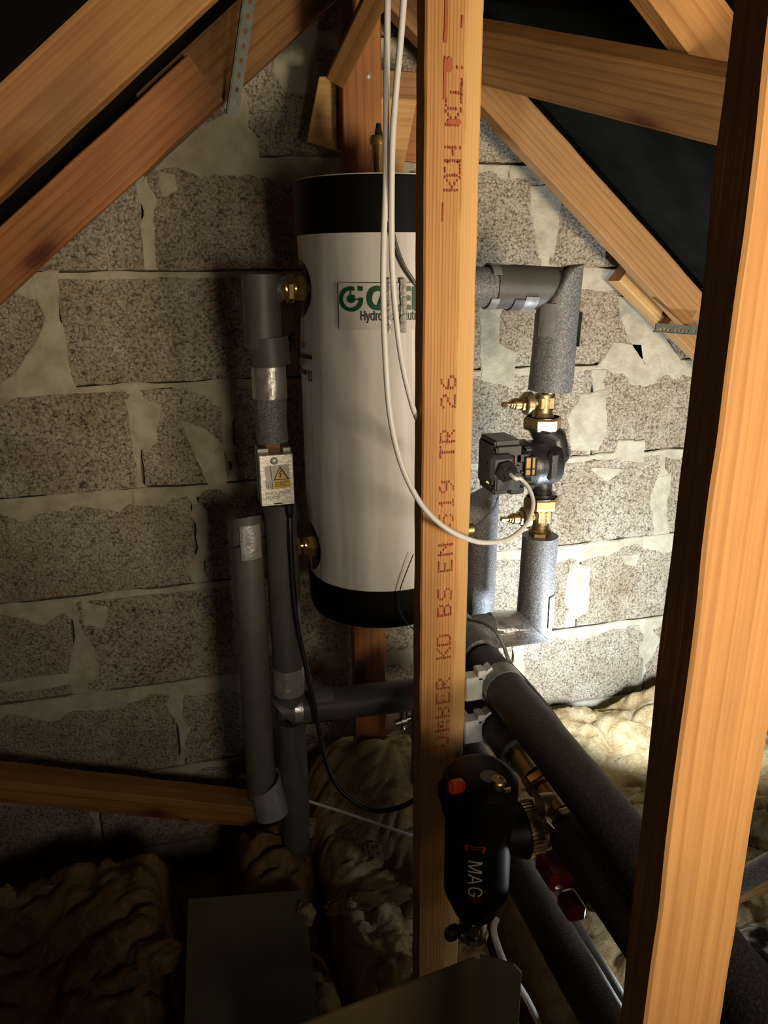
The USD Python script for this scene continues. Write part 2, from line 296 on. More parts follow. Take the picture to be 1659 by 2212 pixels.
MAT['jacket'] = plain('jacket', (0.62, 0.595, 0.575), (0.585, 0.56, 0.54), 0.42, scale=5, bump=0.12, bscale=9, bdist=0.02, spec=0.35, stretch=(1, 1, 0.25))
MAT['black_cap'] = plain('black_cap', (0.004, 0.004, 0.004), (0.006, 0.006, 0.0055), 0.5, scale=15, bump=0.15, bscale=12, bdist=0.01, spec=0.08, stretch=(1, 1, 0.3))
MAT['black_foam'] = plain('black_foam', (0.008, 0.008, 0.008), None, 0.9, spec=0.1)
MAT['green_ink'] = plain('green_ink', (0.004, 0.085, 0.030), None, 0.45)
MAT['dark_ink'] = plain('dark_ink', (0.012, 0.035, 0.026), None, 0.5)
MAT['black_ink'] = plain('black_ink', (0.012, 0.011, 0.010), None, 0.5)
MAT['grey_ink'] = plain('grey_ink', (0.30, 0.28, 0.26), None, 0.5)
MAT['red_ink'] = plain('red_ink', (0.40, 0.062, 0.022), (0.28, 0.045, 0.016), 0.7, scale=120)
MAT['red_smear'] = plain('red_smear', (0.45, 0.11, 0.035), (0.35, 0.09, 0.03), 0.7, scale=90)
MAT['brass'] = plain('brass', (0.50, 0.385, 0.20), (0.38, 0.285, 0.14), 0.38, 1.0, scale=60, bump=0.15, bscale=150, bdist=0.001)
MAT['brass_bright'] = plain('brass_bright', (0.72, 0.50, 0.20), (0.62, 0.42, 0.16), 0.24, 0.9, scale=40)
MAT['brass_cast'] = plain('brass_cast', (0.40, 0.315, 0.175), (0.30, 0.23, 0.12), 0.45, 0.95, scale=80, bump=0.3, bscale=300, bdist=0.001)
MAT['copper'] = plain('copper', (0.52, 0.30, 0.19), (0.42, 0.23, 0.14), 0.35, 1.0, scale=50)
MAT['chrome'] = plain('chrome', (0.55, 0.53, 0.50), None, 0.25, 1.0)
MAT['zinc'] = plain('zinc', (0.60, 0.58, 0.53), (0.50, 0.48, 0.43), 0.42, 0.65, scale=90, bump=0.35, bscale=160, bdist=0.0015)
MAT['zinc_dark'] = plain('zinc_dark', (0.24, 0.23, 0.21), None, 0.4, 0.8)
MAT['strap'] = plain('strap', (0.12, 0.125, 0.105), (0.085, 0.09, 0.075), 0.5, 0.5, scale=40, bump=0.3, bscale=200, bdist=0.001)
MAT['iron'] = plain('iron', (0.014, 0.014, 0.014), (0.022, 0.022, 0.022), 0.32, scale=120, bump=0.5, bscale=420, bdist=0.001, spec=0.6)
MAT['pump_grey'] = plain('pump_grey', (0.050, 0.050, 0.052), (0.042, 0.042, 0.044), 0.5, scale=60, spec=0.4)
MAT['pump_black'] = plain('pump_black', (0.015, 0.015, 0.015), (0.02, 0.02, 0.02), 0.35, scale=60, spec=0.5)
MAT['filter_black'] = plain('filter_black', (0.004, 0.004, 0.004), (0.006, 0.006, 0.006), 0.45, scale=60, spec=0.12)
MAT['red_plastic'] = plain('red_plastic', (0.55, 0.035, 0.02), None, 0.4)
MAT['red_dark'] = plain('red_dark', (0.16, 0.008, 0.010), None, 0.3)
MAT['white_ink'] = plain('white_ink', (0.75, 0.70, 0.63), None, 0.5)
MAT['cable_white'] = plain('cable_white', (0.82, 0.80, 0.77), (0.78, 0.76, 0.73), 0.4, scale=30)
MAT['cable_black'] = plain('cable_black', (0.008, 0.008, 0.008), None, 0.4)
MAT['cable_grey'] = plain('cable_grey', (0.14, 0.14, 0.145), None, 0.45)
MAT['clip_white'] = plain('clip_white', (0.70, 0.71, 0.73), None, 0.4)
MAT['sticker'] = plain('sticker', (0.52, 0.49, 0.45), None, 0.4)
MAT['yellow'] = plain('yellow', (0.66, 0.42, 0.035), None, 0.45)
MAT['board_green'] = plain('board_green', (0.115, 0.11, 0.075), (0.085, 0.08, 0.05), 0.8, scale=6, spec=0.2)
MAT['cardboard'] = plain('cardboard', (0.23, 0.16, 0.085), (0.19, 0.13, 0.065), 0.85, scale=5, spec=0.15, stretch=(1, 8, 1))
MAT['tan_sheet'] = plain('tan_sheet', (0.17, 0.15, 0.10), (0.14, 0.125, 0.08), 0.7, scale=8, spec=0.3)
MAT['sack'] = plain('sack', (0.012, 0.013, 0.015), (0.018, 0.019, 0.021), 0.25, scale=8, bump=0.4, bscale=14, bdist=0.02)
MAT['flex'] = plain('flex', (0.50, 0.48, 0.42), (0.32, 0.30, 0.25), 0.4, 0.3, scale=90)
mk('green_led', {'e': ('emission', {'color': (0.75, 1.0, 0.12), 'strength': 2.2})}, [], 'e.emission'); MAT['green_led'] = '/World/Looks/green_led'
MAT['clear_tape'] = plain('clear_tape', (0.57, 0.54, 0.515), (0.545, 0.515, 0.49), 0.35, scale=30, bump=0.25, bscale=60, bdist=0.003, spec=0.2)
MAT['tape_gloss'] = plain('tape_gloss', (0.70, 0.67, 0.62), (0.50, 0.48, 0.44), 0.10, 0.25, scale=120, bump=0.8, bscale=160, bdist=0.004)
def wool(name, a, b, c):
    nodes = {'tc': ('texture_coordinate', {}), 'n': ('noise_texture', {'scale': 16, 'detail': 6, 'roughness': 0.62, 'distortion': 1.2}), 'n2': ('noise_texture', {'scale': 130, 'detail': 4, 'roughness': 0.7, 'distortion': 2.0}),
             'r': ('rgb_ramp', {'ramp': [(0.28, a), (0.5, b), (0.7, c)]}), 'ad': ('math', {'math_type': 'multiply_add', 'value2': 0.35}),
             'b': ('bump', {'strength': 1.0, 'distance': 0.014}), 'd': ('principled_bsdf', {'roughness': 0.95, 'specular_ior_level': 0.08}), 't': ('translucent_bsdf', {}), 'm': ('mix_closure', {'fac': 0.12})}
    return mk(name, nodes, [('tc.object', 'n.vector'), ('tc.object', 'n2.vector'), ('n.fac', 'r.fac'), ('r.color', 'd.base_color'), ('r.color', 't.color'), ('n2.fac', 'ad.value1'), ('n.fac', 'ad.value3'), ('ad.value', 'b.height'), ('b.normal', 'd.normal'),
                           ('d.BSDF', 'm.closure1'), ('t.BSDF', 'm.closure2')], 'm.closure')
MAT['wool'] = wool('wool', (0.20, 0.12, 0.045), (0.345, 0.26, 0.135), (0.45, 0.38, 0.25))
MAT['wool_heap_lit'] = wool('wool_heap_lit', (0.38, 0.24, 0.10), (0.62, 0.45, 0.23), (0.75, 0.62, 0.40))  # paler copy of wool: light on the heap is put into its colour
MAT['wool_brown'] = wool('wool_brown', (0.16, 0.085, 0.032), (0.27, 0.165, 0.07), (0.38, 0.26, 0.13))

# ================================================================== the setting
# ---- gable wall: blocks, mortar beds, perpends and smears over a rough backing
wall = thing('wall_back', 'gable wall of rough grey concrete blocks with smeared mortar joints', 'wall', (0, 0, 0), kind='structure')
X0, X1 = -0.95, 2.1
part(wall, 'backing', trimesh.creation.box(bounds=[[X0, 0.014, -0.05], [X1, 0.12, 2.05]]), MAT['joint_void'], False)
LINES = [-0.135, 0.09, 0.31, 0.54, 0.778, 1.009, 1.232, 1.453, 1.667, 1.89, 2.05]        # undersides of the courses
JOINTS = [[-0.5, -0.05, 0.4, 0.85, 1.3, 1.75], [-0.72, -0.27, 0.18, 0.63, 1.08, 1.53], [-0.51, -0.062, 0.39, 0.80, 1.195, 1.64], [-0.71, -0.261, 0.19, 0.58, 0.968, 1.42, 1.86],
          [-0.44, 0.018, 0.27, 0.71, 1.192, 1.62], [-0.54, -0.09, 0.105, 0.55, 0.975, 1.42, 1.87], [-0.66, -0.215, 0.235, 0.70, 1.15, 1.60], [-0.46, -0.030, 0.40, 0.825, 1.27, 1.72],
          [-0.30, 0.15, 0.60, 1.05], [-0.08, 0.37, 0.82]]
def wobble(pts, amp, seed, scale=26):
    p = np.array(pts, float); q = np.column_stack([p * scale, np.full(len(p), seed * 3.1)])
    return p + amp * 2 * np.column_stack([meshkit.fbm(q, 3) - 0.5, meshkit.fbm(q + 31.7, 3) - 0.5])
def edge(a, b, step=0.011):
    n = max(2, int(np.hypot(*(np.array(b) - a)) / step)); return [tuple(np.array(a) + (np.array(b) - a) * t / n) for t in range(n)]
def on_wall(poly, y0, y1):                                   # a polygon in (X, Z) as a slab whose front is at y0 (towards the room) and back at y1
    return extrude(poly, abs(y1 - y0), basis((0, y1, 0), (1, 0, 0), (0, 0, 1)))
def bevel_slab(poly, y0, y1, b=0.003):
    inner = poly.buffer(-b)
    if inner.is_empty or inner.geom_type != 'Polygon': return on_wall(poly, y0, y1)
    m = cat(on_wall(poly, y0 + b * 0.6, y1))
    return cat(m, on_wall(inner, y0, y0 + b * 0.6))
blocks = []
for k, zb in enumerate(LINES[:-1]):
    zt = LINES[k + 1]; js = [X0] + JOINTS[k] + [X1]
    for i in range(len(js) - 1):
        a, b = js[i] + 0.008, js[i + 1] - 0.008
        c = 0.004
        ring = edge((a, zb), (b, zb)) + edge((b, zb), (b, zt - 0.014)) + edge((b, zt - 0.014), (a, zt - 0.014)) + edge((a, zt - 0.014), (a, zb))
        seed = k * 20 + i
        poly = Polygon(wobble(ring, 0.0035, seed, 40)).buffer(-c).buffer(c)
        blocks.append(poly)
        dy = RNG.uniform(-0.0025, 0.0015)
        part(wall, 'block', bevel_slab(poly, -0.004 + dy, 0.02), MAT['block'], 20)
    # the bed of mortar under this course: its top follows the blocks but for a thin crack, its lower edge is smeared over the course below
    x = np.arange(X0, X1, 0.010); q = np.column_stack([x * 9, np.full(len(x), k * 5.3), np.zeros(len(x))])
    crack = np.clip((meshkit.fbm(q * 1.3, 2) - 0.42) * 0.02, -0.002, 0.003)
    smear = np.clip((meshkit.fbm(q + 50, 4, 3) - 0.32) * 0.11, 0.0, 0.05) * (1.35 if k in (6, 7) else 1.0)
    top = zb - 0.0015 - crack; low = zb - 0.014 - smear + (meshkit.noise(q * 14) - 0.5) * 0.005
    for a in range(0, len(x) - 1, 42):
        s = slice(a, min(a + 43, len(x)))
        poly = Polygon(list(zip(x[s], top[s])) + list(zip(x[s][::-1], low[s][::-1]))).buffer(0)
        part(wall, 'mortar_bed', bevel_slab(poly if poly.geom_type == 'Polygon' else max(poly.geoms, key=lambda g: g.area), -0.0052 - 0.001 * meshkit.noise(np.array([k * 3.3, a * 1.7, 0.5])), 0.018, 0.002), MAT['mortar'], 20)
    for i, xj in enumerate(JOINTS[k]):
        z = np.arange(zb, zt - 0.008, 0.010); q = np.column_stack([z * 16, np.full(len(z), xj * 41 + k), np.zeros(len(z))])
        wl = np.clip((meshkit.fbm(q, 3) - 0.40) * 0.075, -0.0062, 0.035); wr = np.clip((meshkit.fbm(q + 77, 3) - 0.42) * 0.085, -0.0062, 0.045)
        poly = Polygon(list(zip(xj - 0.0085 - wl, z)) + list(zip((xj + 0.0085 + wr)[::-1], z[::-1]))).buffer(0)
        if poly.geom_type != 'Polygon': poly = max(poly.geoms, key=lambda g: g.area)
        part(wall, 'mortar_joint', bevel_slab(poly, -0.0058, 0.018, 0.002), MAT['mortar'], 20)
def smear(uv, seed, amp=0.008, lift=-0.0068):
    pts = [at(u, v, Y=-0.006)[[0, 2]] for u, v in uv]; ring = []
    for a, b in zip(pts, pts[1:] + pts[:1]): ring += edge(a, b, 0.009)
    poly = Polygon(wobble(ring, amp, seed, 22)).buffer(0)
    if poly.geom_type != 'Polygon': poly = max(poly.geoms, key=lambda g: g.area)
    part(wall, 'mortar_smear', bevel_slab(poly.buffer(0.004).buffer(-0.004).buffer(0), lift, 0.0, 0.002), MAT['mortar'], 20)
for i, uv in enumerate([
        [(70, 590), (130, 585), (128, 690), (150, 770), (165, 850), (110, 850), (40, 862), (-30, 890), (-30, 850), (35, 800), (70, 740), (95, 690)],   # big smear, far left
        [(385, 285), (500, 240), (560, 300), (560, 350), (520, 378), (440, 372), (380, 360), (330, 365)], [(590, 110), (690, 40), (690, 205), (620, 200), (585, 150)],
        [(345, 375), (375, 380), (380, 410), (352, 425), (340, 400)], [(262, 860), (345, 870), (340, 950), (310, 980), (285, 930)], [(390, 910), (445, 930), (485, 960), (490, 1060), (450, 1050), (410, 960)],
        [(1145, 400), (1215, 395), (1210, 480), (1195, 560), (1160, 560), (1150, 480)], [(1035, 650), (1085, 655), (1078, 740), (1115, 760), (1110, 840), (1040, 820)],
        [(1330, 640), (1400, 640), (1420, 700), (1480, 790), (1400, 790), (1360, 740)], [(1325, 740), (1385, 745), (1395, 800), (1330, 810), (1290, 790)],
        [(1255, 850), (1310, 840), (1310, 940), (1295, 970), (1235, 975), (1225, 900)], [(1335, 950), (1390, 950), (1395, 1000), (1340, 995), (1325, 980)],
        [(1270, 1010), (1350, 1012), (1330, 1030), (1310, 1045)], [(1420, 1030), (1450, 1020), (1440, 1130), (1412, 1150), (1405, 1070)],
        [(1240, 1215), (1275, 1225), (1270, 1320), (1245, 1340), (1220, 1300), (1225, 1245)], [(1345, 1200), (1385, 1195), (1370, 1225), (1350, 1215)],
        [(0, 1000), (0, 1000.5), (1, 1001)], [(170, 1340), (205, 1400), (215, 1470), (120, 1485), (20, 1500), (-20, 1480), (150, 1450)], [(175, 1295), (235, 1310), (225, 1360), (180, 1350)], [(690, 1410), (755, 1400), (750, 1440), (700, 1450)]]):
    if len(uv) > 3: smear(uv, i)
# ---- ceiling below, roofing felt above
solo('floor', 'plasterboard ceiling of the room below, lost in the dark under the quilt', 'floor', trimesh.creation.box(bounds=[[-1.6, -3.2, -0.03], [2.6, 0.12, 0.0]]), MAT['plasterboard'], False, base=(0.4, -1.4, -0.03), kind='structure')
TAN = math.tan(math.radians(40)); RX, RZ = 0.36, 2.052           # ridge of the rafters' upper edges at the gable
def felt(sgn, name, label):
    n, m = 46, 60
    s, y = np.meshgrid(np.linspace(0, 2.0, n), np.linspace(0.06, -3.2, m), indexing='ij')
    sag = 0.012 * np.sin((y % 0.6) / 0.6 * np.pi) * (0.5 + meshkit.noise(np.stack([s * 3, y * 2, s * 0 + sgn], -1)))
    v = np.stack([RX + sgn * s * math.cos(math.radians(40)), y, RZ + 0.022 - s * math.sin(math.radians(40)) - sag], -1).reshape(-1, 3)
    i, j = np.meshgrid(np.arange(n - 1), np.arange(m - 1), indexing='ij')
    q = np.stack([i * m + j, i * m + j + 1, (i + 1) * m + j + 1, (i + 1) * m + j], -1).reshape(-1, 4)
    v2 = v + np.array([0, 0, 0.004]); v = np.vstack([v, v2])
    solo(name, label, 'ceiling', (v, np.vstack([q, q[:, ::-1] + n * m])), MAT['felt'], True, base=(RX, -1.4, 0.7), kind='structure')
felt(-1, 'ceiling', 'black roofing felt sagging over the left rafters')
felt(1, 'ceiling', 'black roofing felt sagging over the right rafters')

# ================================================================== timber
def timber_mesh(L, w, t, seed=0, cutA=0.0, cutB=0.0, warp=0.0012, b=0.0022):
    """local: x along from 0 to L, y across the width (0..w), z through the thickness (0 = the seen face, -t behind); cuts shear the ends: x += cut * (y - w/2)"""
    n = max(8, int(L / 0.012)); xs = np.linspace(0, L, n)
    def side(a0, b0, a1, b1, k): return [(a0 + (a1 - a0) * i / k, b0 + (b1 - b0) * i / k) for i in range(k + 1)]
    sec = np.array(side(b, 0, w - b, 0, 4) + side(w, -b, w, -t + b, 2) + side(w - b, -t, b, -t, 4) + side(0, -t + b, 0, -b, 2)); k = len(sec)
    v = np.zeros((n, k, 3)); v[..., 0] = xs[:, None]; v[..., 1] = sec[None, :, 0]; v[..., 2] = sec[None, :, 1]
    q = np.stack([v[..., 0] * 14, v[..., 1] * 30 + seed * 9.7, v[..., 2] * 30], -1)
    v[..., 1] += (meshkit.fbm(q, 2) - 0.5) * 2 * warp * 1.4; v[..., 2] += (meshkit.fbm(q + 19, 2) - 0.5) * warp
    f = xs / L; v[..., 0] += ((1 - f)[:, None] * cutA + f[:, None] * cutB) * (v[..., 1] - w / 2)
    i, j = np.meshgrid(np.arange(n - 1), np.arange(k), indexing='ij'); j2 = (j + 1) % k
    qd = np.stack([i * k + j, (i + 1) * k + j, (i + 1) * k + j2, i * k + j2], -1).reshape(-1, 4)
    v = v.reshape(-1, 3); c0, c1 = v[:k].mean(0), v[-k:].mean(0); nv = len(v); jj = np.arange(k); j3 = (jj + 1) % k
    caps = np.vstack([np.stack([np.full(k, nv), jj, j3], 1), np.stack([np.full(k, nv + 1), (n - 1) * k + j3, (n - 1) * k + jj], 1)])
    return trimesh.Trimesh(np.vstack([v, c0[None], c1[None]]), np.vstack([qd[:, [0, 1, 2]], qd[:, [0, 2, 3]], caps]), process=False)
def tim(name, label, A, B, wdir, w, t, m, catg='timber', holder=False, seed=None, cutA=0.0, cutB=0.0, group=None, warp=0.0012):
    """A, B: the edge (y = 0) of the seen face; wdir: the way the width runs"""
    A, B = np.array(A, float), np.array(B, float); M = basis(A, B - A, wdir); seed = seed if seed is not None else len(FRAMES)
    me = timber_mesh(np.linalg.norm(B - A), w, t, seed, cutA, cutB, warp)
    if M[:3, 2] @ (CAM - A) < 0: me.vertices[:, 2] = -me.vertices[:, 2]; me.invert()      # thickness always away from the camera
    if not holder: return solo(name, label, catg, me, MAT[m], 25, M=M, group=group, local=True)
    t_ = thing(name, label, catg, M=M, group=group); part(t_, 'stud', me, MAT[m], 25, local=True); return t_
def yz(x, y, z): return np.array([x, y, z], float)
sl, cl = math.sin(math.radians(40)), math.cos(math.radians(40))
upL, upR = yz(cl, 0, sl), yz(-cl, 0, sl)                          # up the left / right slope
nL, nR = yz(sl, 0, -cl), yz(-sl, 0, -cl)                          # into the loft, square to the slope
# truss posts (webs) standing in line below the ridge
post = tim('truss_post', 'plumb orange timber post with red stamped lettering, standing in front of the white tank', (0.314, -0.70, 0.0), (0.314, -0.70, 1.90), (1, 0, 0), 0.072, 0.035, 'wood_post', 'post', holder=True)
near = tim('truss_post', 'blurred near timber post at the right edge of the view', (0.308, -1.29, 0.0), (0.308, -1.29, 1.95), (1, 0, 0), 0.072, 0.035, 'wood_near', 'post')
gp = tim('truss_post', 'orange timber post fixed behind the white tank with a screw near its top', (0.334, -0.158, 0.02), (0.334, -0.158, 1.955), (1, 0, 0), 0.073, 0.035, 'wood_red', 'post', holder=True)
sc = at(796, 164, Y=-0.158)
part(gp, 'screw', lathe([(0, 0.0045), (0.001, 0.0045), (0.0024, 0.002)], sc, (0, -1, 0), 16), MAT['zinc'], 20, label='round bright screw head')
tp = at(817, 20, Y=-0.158)
part(gp, 'foil_scrap', wave := trimesh.Trimesh(*(lambda g: (g.vertices + np.column_stack([0 * g.vertices[:, 0], (meshkit.fbm(g.vertices * 120, 2) - 0.5) * 0.006, 0 * g.vertices[:, 0]]), g.faces))(trimesh.creation.box(bounds=[tp + yz(-0.007, -0.004, -0.006), tp + yz(0.007, -0.001, 0.05)]).subdivide().subdivide().subdivide()), process=False), MAT['tape_silver'], 20, label='scrap of crinkled silver foil tape')
# rafters
def rafter(sgn, yf, label, m, s0, s1, w=0.097, t=0.035, lower=None, cutA=0, cutB=0):
    z0 = lower                                                      # height of the lower edge's line at the ridge x
    up = upL if sgn < 0 else upR; n = nL if sgn < 0 else nR
    P = yz(RX, yf, z0)
    return tim('rafter', label, P - up * s0, P - up * s1, -n, w, t, m, 'rafter', cutA=cutA, cutB=cutB)
LOW1, LOW0 = 1.970, 1.940
rafter(-1, -0.70, 'near left rafter running up out of the view at the top left', 'wood_rafter', 1.25, 0.0, lower=LOW1)
rafter(1, -0.70, 'rafter whose lower end shows at the top right above the long brace', 'wood_rafter', 1.25, 0.0, lower=LOW1)
A, B = at(0, 655, Y=-0.158), at(482, 215, Y=-0.158); d = unit(B - A)
tim('rafter', 'red-brown rafter low against the wall at the left with a sawn upper end', A - d * 0.45, B, upL * 0 + yz(-sl, 0, cl), 0.086, 0.035, 'wood_red', 'rafter')
A2 = A + d * 0.40; A2[1] = -0.121
tim('rafter', 'dark upper rafter behind the sawn rafter end and the hanging strap', A2, A + d * 1.0 * np.array([1, 0, 1]) + yz(0, 0.037, 0), yz(-sl, 0, cl), 0.150, 0.035, 'wood_brown', 'rafter', cutA=0.84)
A, B = at(1092, 285, Y=-0.158), at(1475, 697, Y=-0.158); d = unit(B - A)
tim('rafter', 'pale rafter sloping down to the right across the block wall', A - d * 0.315, B + d * 0.01, yz(sl, 0, cl), 0.077, 0.038, 'wood_pale', 'rafter', cutB=-0.15)
A3, B3 = at(1440, 705, Y=-0.118), at(1640, 905, Y=-0.118)
tim('wall_plate', 'short timber below the pale rafter end, half hidden by the near post', A3, B3, yz(sl, 0, cl), 0.11, 0.04, 'wood_pale')
A4, B4 = at(1338, 607, Y=-0.085), at(1452, 722, Y=-0.085)
tim('packing_piece', 'thin packing timber tucked under the pale rafter on the wall', A4, B4, yz(sl, 0, cl), 0.05, 0.05, 'plywood')
# the long brace nailed under the right rafters
p0 = yz(RX, -0.7, LOW1) + nR * 0.003
a_lo, b_lo = at_plane(1155, 215, p0 + nR * 0.026, nR), at_plane(1550, 318, p0 + nR * 0.026, nR); d = unit(b_lo - a_lo)
a_up = at_plane(1050, 70, p0 + nR * 0.026, nR); w_ = a_up - a_lo; w_ -= d * (w_ @ d)
tim('diagonal_brace', 'long dark brown brace crossing below the right rafters', a_lo - d * 0.14, b_lo + d * 0.35, w_, float(np.linalg.norm(w_)), 0.025, 'wood_brown', 'brace')
# short dark diagonal at the top, left of the tank's post
A5, B5 = at(703, 168, Y=-0.205), at(812, -60, Y=-0.36)
tim('diagonal_brace', 'short dark diagonal at the top centre with a lit edge', A5, B5, yz(0.25, 0.9, 0.4), 0.09, 0.035, 'wood_brown', 'brace')
# nogging and gussets beside the tank's post
zt, zb = at(860, 152, Y=-0.15), at(860, 203, Y=-0.15)
tim('nogging', 'short pale nogging between the posts above the tank', yz(0.408, -0.15, zb[2]), yz(0.50, -0.15, zb[2]), (0, 0, 1), float(zt[2] - zb[2]), 0.075, 'wood_pale')
def panel(name, label, uv, Y, t, m):
    P = [at(u, v, Y=Y)[[0, 2]] for u, v in uv]
    solo(name, label, 'panel', bevel_slab(Polygon(P), Y, Y + t, 0.001), MAT[m], 20)
panel('gusset', 'plywood gusset left of the post above the tank', [(690, 165), (745, 165), (750, 330), (664, 305)], -0.118, 0.012, 'plywood')
panel('gusset', 'plywood gusset right of the post below the short nogging', [(815, 205), (903, 205), (870, 372), (815, 372)], -0.108, 0.012, 'plywood')
panel('gusset', 'brown backing board right of the plywood gusset above the tank', [(880, 190), (980, 190), (980, 362), (860, 345)], -0.085, 0.012, 'wood_red')
# timber at the foot of the wall on the left
A6, B6 = at(-60, 1728, Y=-0.17), at(560, 1790, Y=-0.17)
tim('joist', 'long timber lying at the foot of the wall on the left', A6, B6, (0, 0, 1), 0.052, 0.07, 'wood_brown', 'joist')
# galvanised straps
def strap(name, label, A, B, wdir, w, t, holes, bend=None):
    A, B = np.array(A), np.array(B); L = np.linalg.norm(B - A); M = basis(A, B - A, wdir)
    poly = sbox(0, 0, L, w)
    for x, y in holes(L, w): poly = poly.difference(affinity.scale(Point(x, y).buffer(0.0028, 6), 1.5, 1.0))
    s = thing(name, label, 'strap', M=M); part(s, 'plate', extrude(poly, t, np.eye(4)), MAT['strap'], 20, local=True)
    lip = bbox((0, -0.0015, -0.006), (L, 0.0015, t), 0.0008); part(s, 'folded_edge', lip, MAT['strap'], 20, local=True); return s
strap('restraint_strap', 'punched grey steel strap hanging from the left rafters into the wall', at(489, 247, Y=-0.165), at(530, -40, Y=-0.205), (1, 0, 0.1), 0.021, 0.004, lambda L, w: [(x, w * 0.55) for x in np.arange(0.02, L - 0.01, 0.022)])
strap('restraint_strap', 'punched grey steel strap below the foot of the pale rafter', at(1413, 716, Y=-0.17), at(1530, 724, Y=-0.17), (0, 0, 1), 0.018, 0.004, lambda L, w: [(x, w * 0.3 + 0.001 * (i % 2)) for i, x in enumerate(np.arange(0.014, L - 0.01, 0.0095)) if i % 5 != 3])

# ---- dot-matrix stamp down the face of the post (reads upwards)
F57 = {'A': '01110 10001 10001 11111 10001 10001 10001', 'B': '11110 10001 10001 11110 10001 10001 11110', 'C': '01110 10001 10000 10000 10000 10001 01110', 'D': '11110 10001 10001 10001 10001 10001 11110', 'E': '11111 10000 10000 11110 10000 10000 11111',
       'H': '10001 10001 10001 11111 10001 10001 10001', 'I': '01110 00100 00100 00100 00100 00100 01110', 'K': '10001 10010 10100 11000 10100 10010 10001', 'L': '10000 10000 10000 10000 10000 10000 11111', 'M': '10001 11011 10101 10101 10001 10001 10001',
       'N': '10001 11001 10101 10011 10001 10001 10001', 'R': '11110 10001 10001 11110 10100 10010 10001', 'S': '01111 10000 10000 01110 00001 00001 11110', 'T': '11111 00100 00100 00100 00100 00100 00100', 'U': '10001 10001 10001 10001 10001 10001 01110',
       '1': '00100 01100 00100 00100 00100 00100 01110', '2': '01110 10001 00001 00110 01000 10000 11111', '5': '11111 10000 11110 00001 00001 10001 01110', '6': '00110 01000 10000 11110 10001 10001 01110', '9': '01110 10001 10001 01111 00001 00010 01100'}
def dash(cx, cz, lw, lh):
    a = np.linspace(0, 2 * np.pi, 9)[:-1]; v = np.column_stack([cx + lh * np.cos(a), np.full(8, -0.7012), cz + lw * np.sin(a)]); v = np.vstack([v, [cx, -0.7012, cz]])
    return trimesh.Trimesh(v, [[8, i, (i + 1) % 8] for i in range(8)], process=False)
rs = random.Random(3)
def stamp(chars):
    ms = []
    for ch, v0, wpx, miss in chars:
        zc = at(965, v0, Y=-0.70)[2]; pitch = wpx
        rows = F57[ch].split()
        for r_, row in enumerate(rows):
            for c_, bit in enumerate(row):
                if bit == '1' and rs.random() > miss:
                    cx = 0.3405 + r_ * 0.00325 + rs.uniform(-0.0003, 0.0003); cz = zc + (c_ - 2) * pitch + rs.uniform(-0.0004, 0.0004)
                    ms.append(dash(cx, cz, rs.uniform(0.0017, 0.0024), rs.uniform(0.00085, 0.0012)))
    return trimesh.util.concatenate(ms)
P1 = 0.0037
part(post, 'stamped_lettering', stamp([('6', 827, P1, 0), ('2', 867, P1, 0), ('R', 943, P1, 0), ('T', 977, P1, 0), ('9', 1052, P1, 0.05), ('1', 1086, P1, 0.1), ('5', 1124, P1, 0.15), ('N', 1187, P1, 0), ('E', 1222, P1, 0), ('S', 1283, P1, 0), ('B', 1318, P1, 0),
                                       ('D', 1382, P1, 0), ('K', 1410, P1, 0), ('R', 1476, P1, 0), ('E', 1506, P1, 0.05), ('B', 1537, P1, 0.3), ('M', 1567, P1, 0.25), ('U', 1600, P1, 0.2), ('L', 1634, P1, 0.45)]), MAT['red_ink'], False, label='red dot-printed grading letters', kind='stuff')
part(post, 'stamped_lettering', stamp([('H', 333, P1, 0.15), ('C', 365, P1, 0.2), ('K', 397, P1, 0.05), ('K', 255, P1, 0.15), ('E', 220, P1, 0.25), ('L', 185, P1, 0.3), ('T', 145, P1, 0.3)]), MAT['red_ink'], False, label='smudged red dot-printed letters near the top', kind='stuff')
sm = []
for uv, wd in (([(965, -30), (965, 60), (963, 88)], 0.0042), ([(964, 124), (962, 170), (961, 212)], 0.0034), ([(972, 128), (971, 150)], 0.006), ([(958, 440), (957, 478)], 0.002), ([(1000, 35), (998, 58)], 0.0024), ([(970, 262), (993, 264)], 0.0052)):
    pts = [at(u, v, Y=-0.7014)[[0, 2]] for u, v in uv]; poly = shapely.LineString(pts).buffer(wd / 2); ring = np.array(poly.exterior.coords)
    sm.append(on_wall(Polygon(wobble(ring, 0.0012, len(sm), 150)).buffer(0), -0.7014, -0.7006))
part(post, 'ink_smear', cat(*sm), MAT['red_smear'], False, label='smeared red ink streaks near the top', kind='stuff')

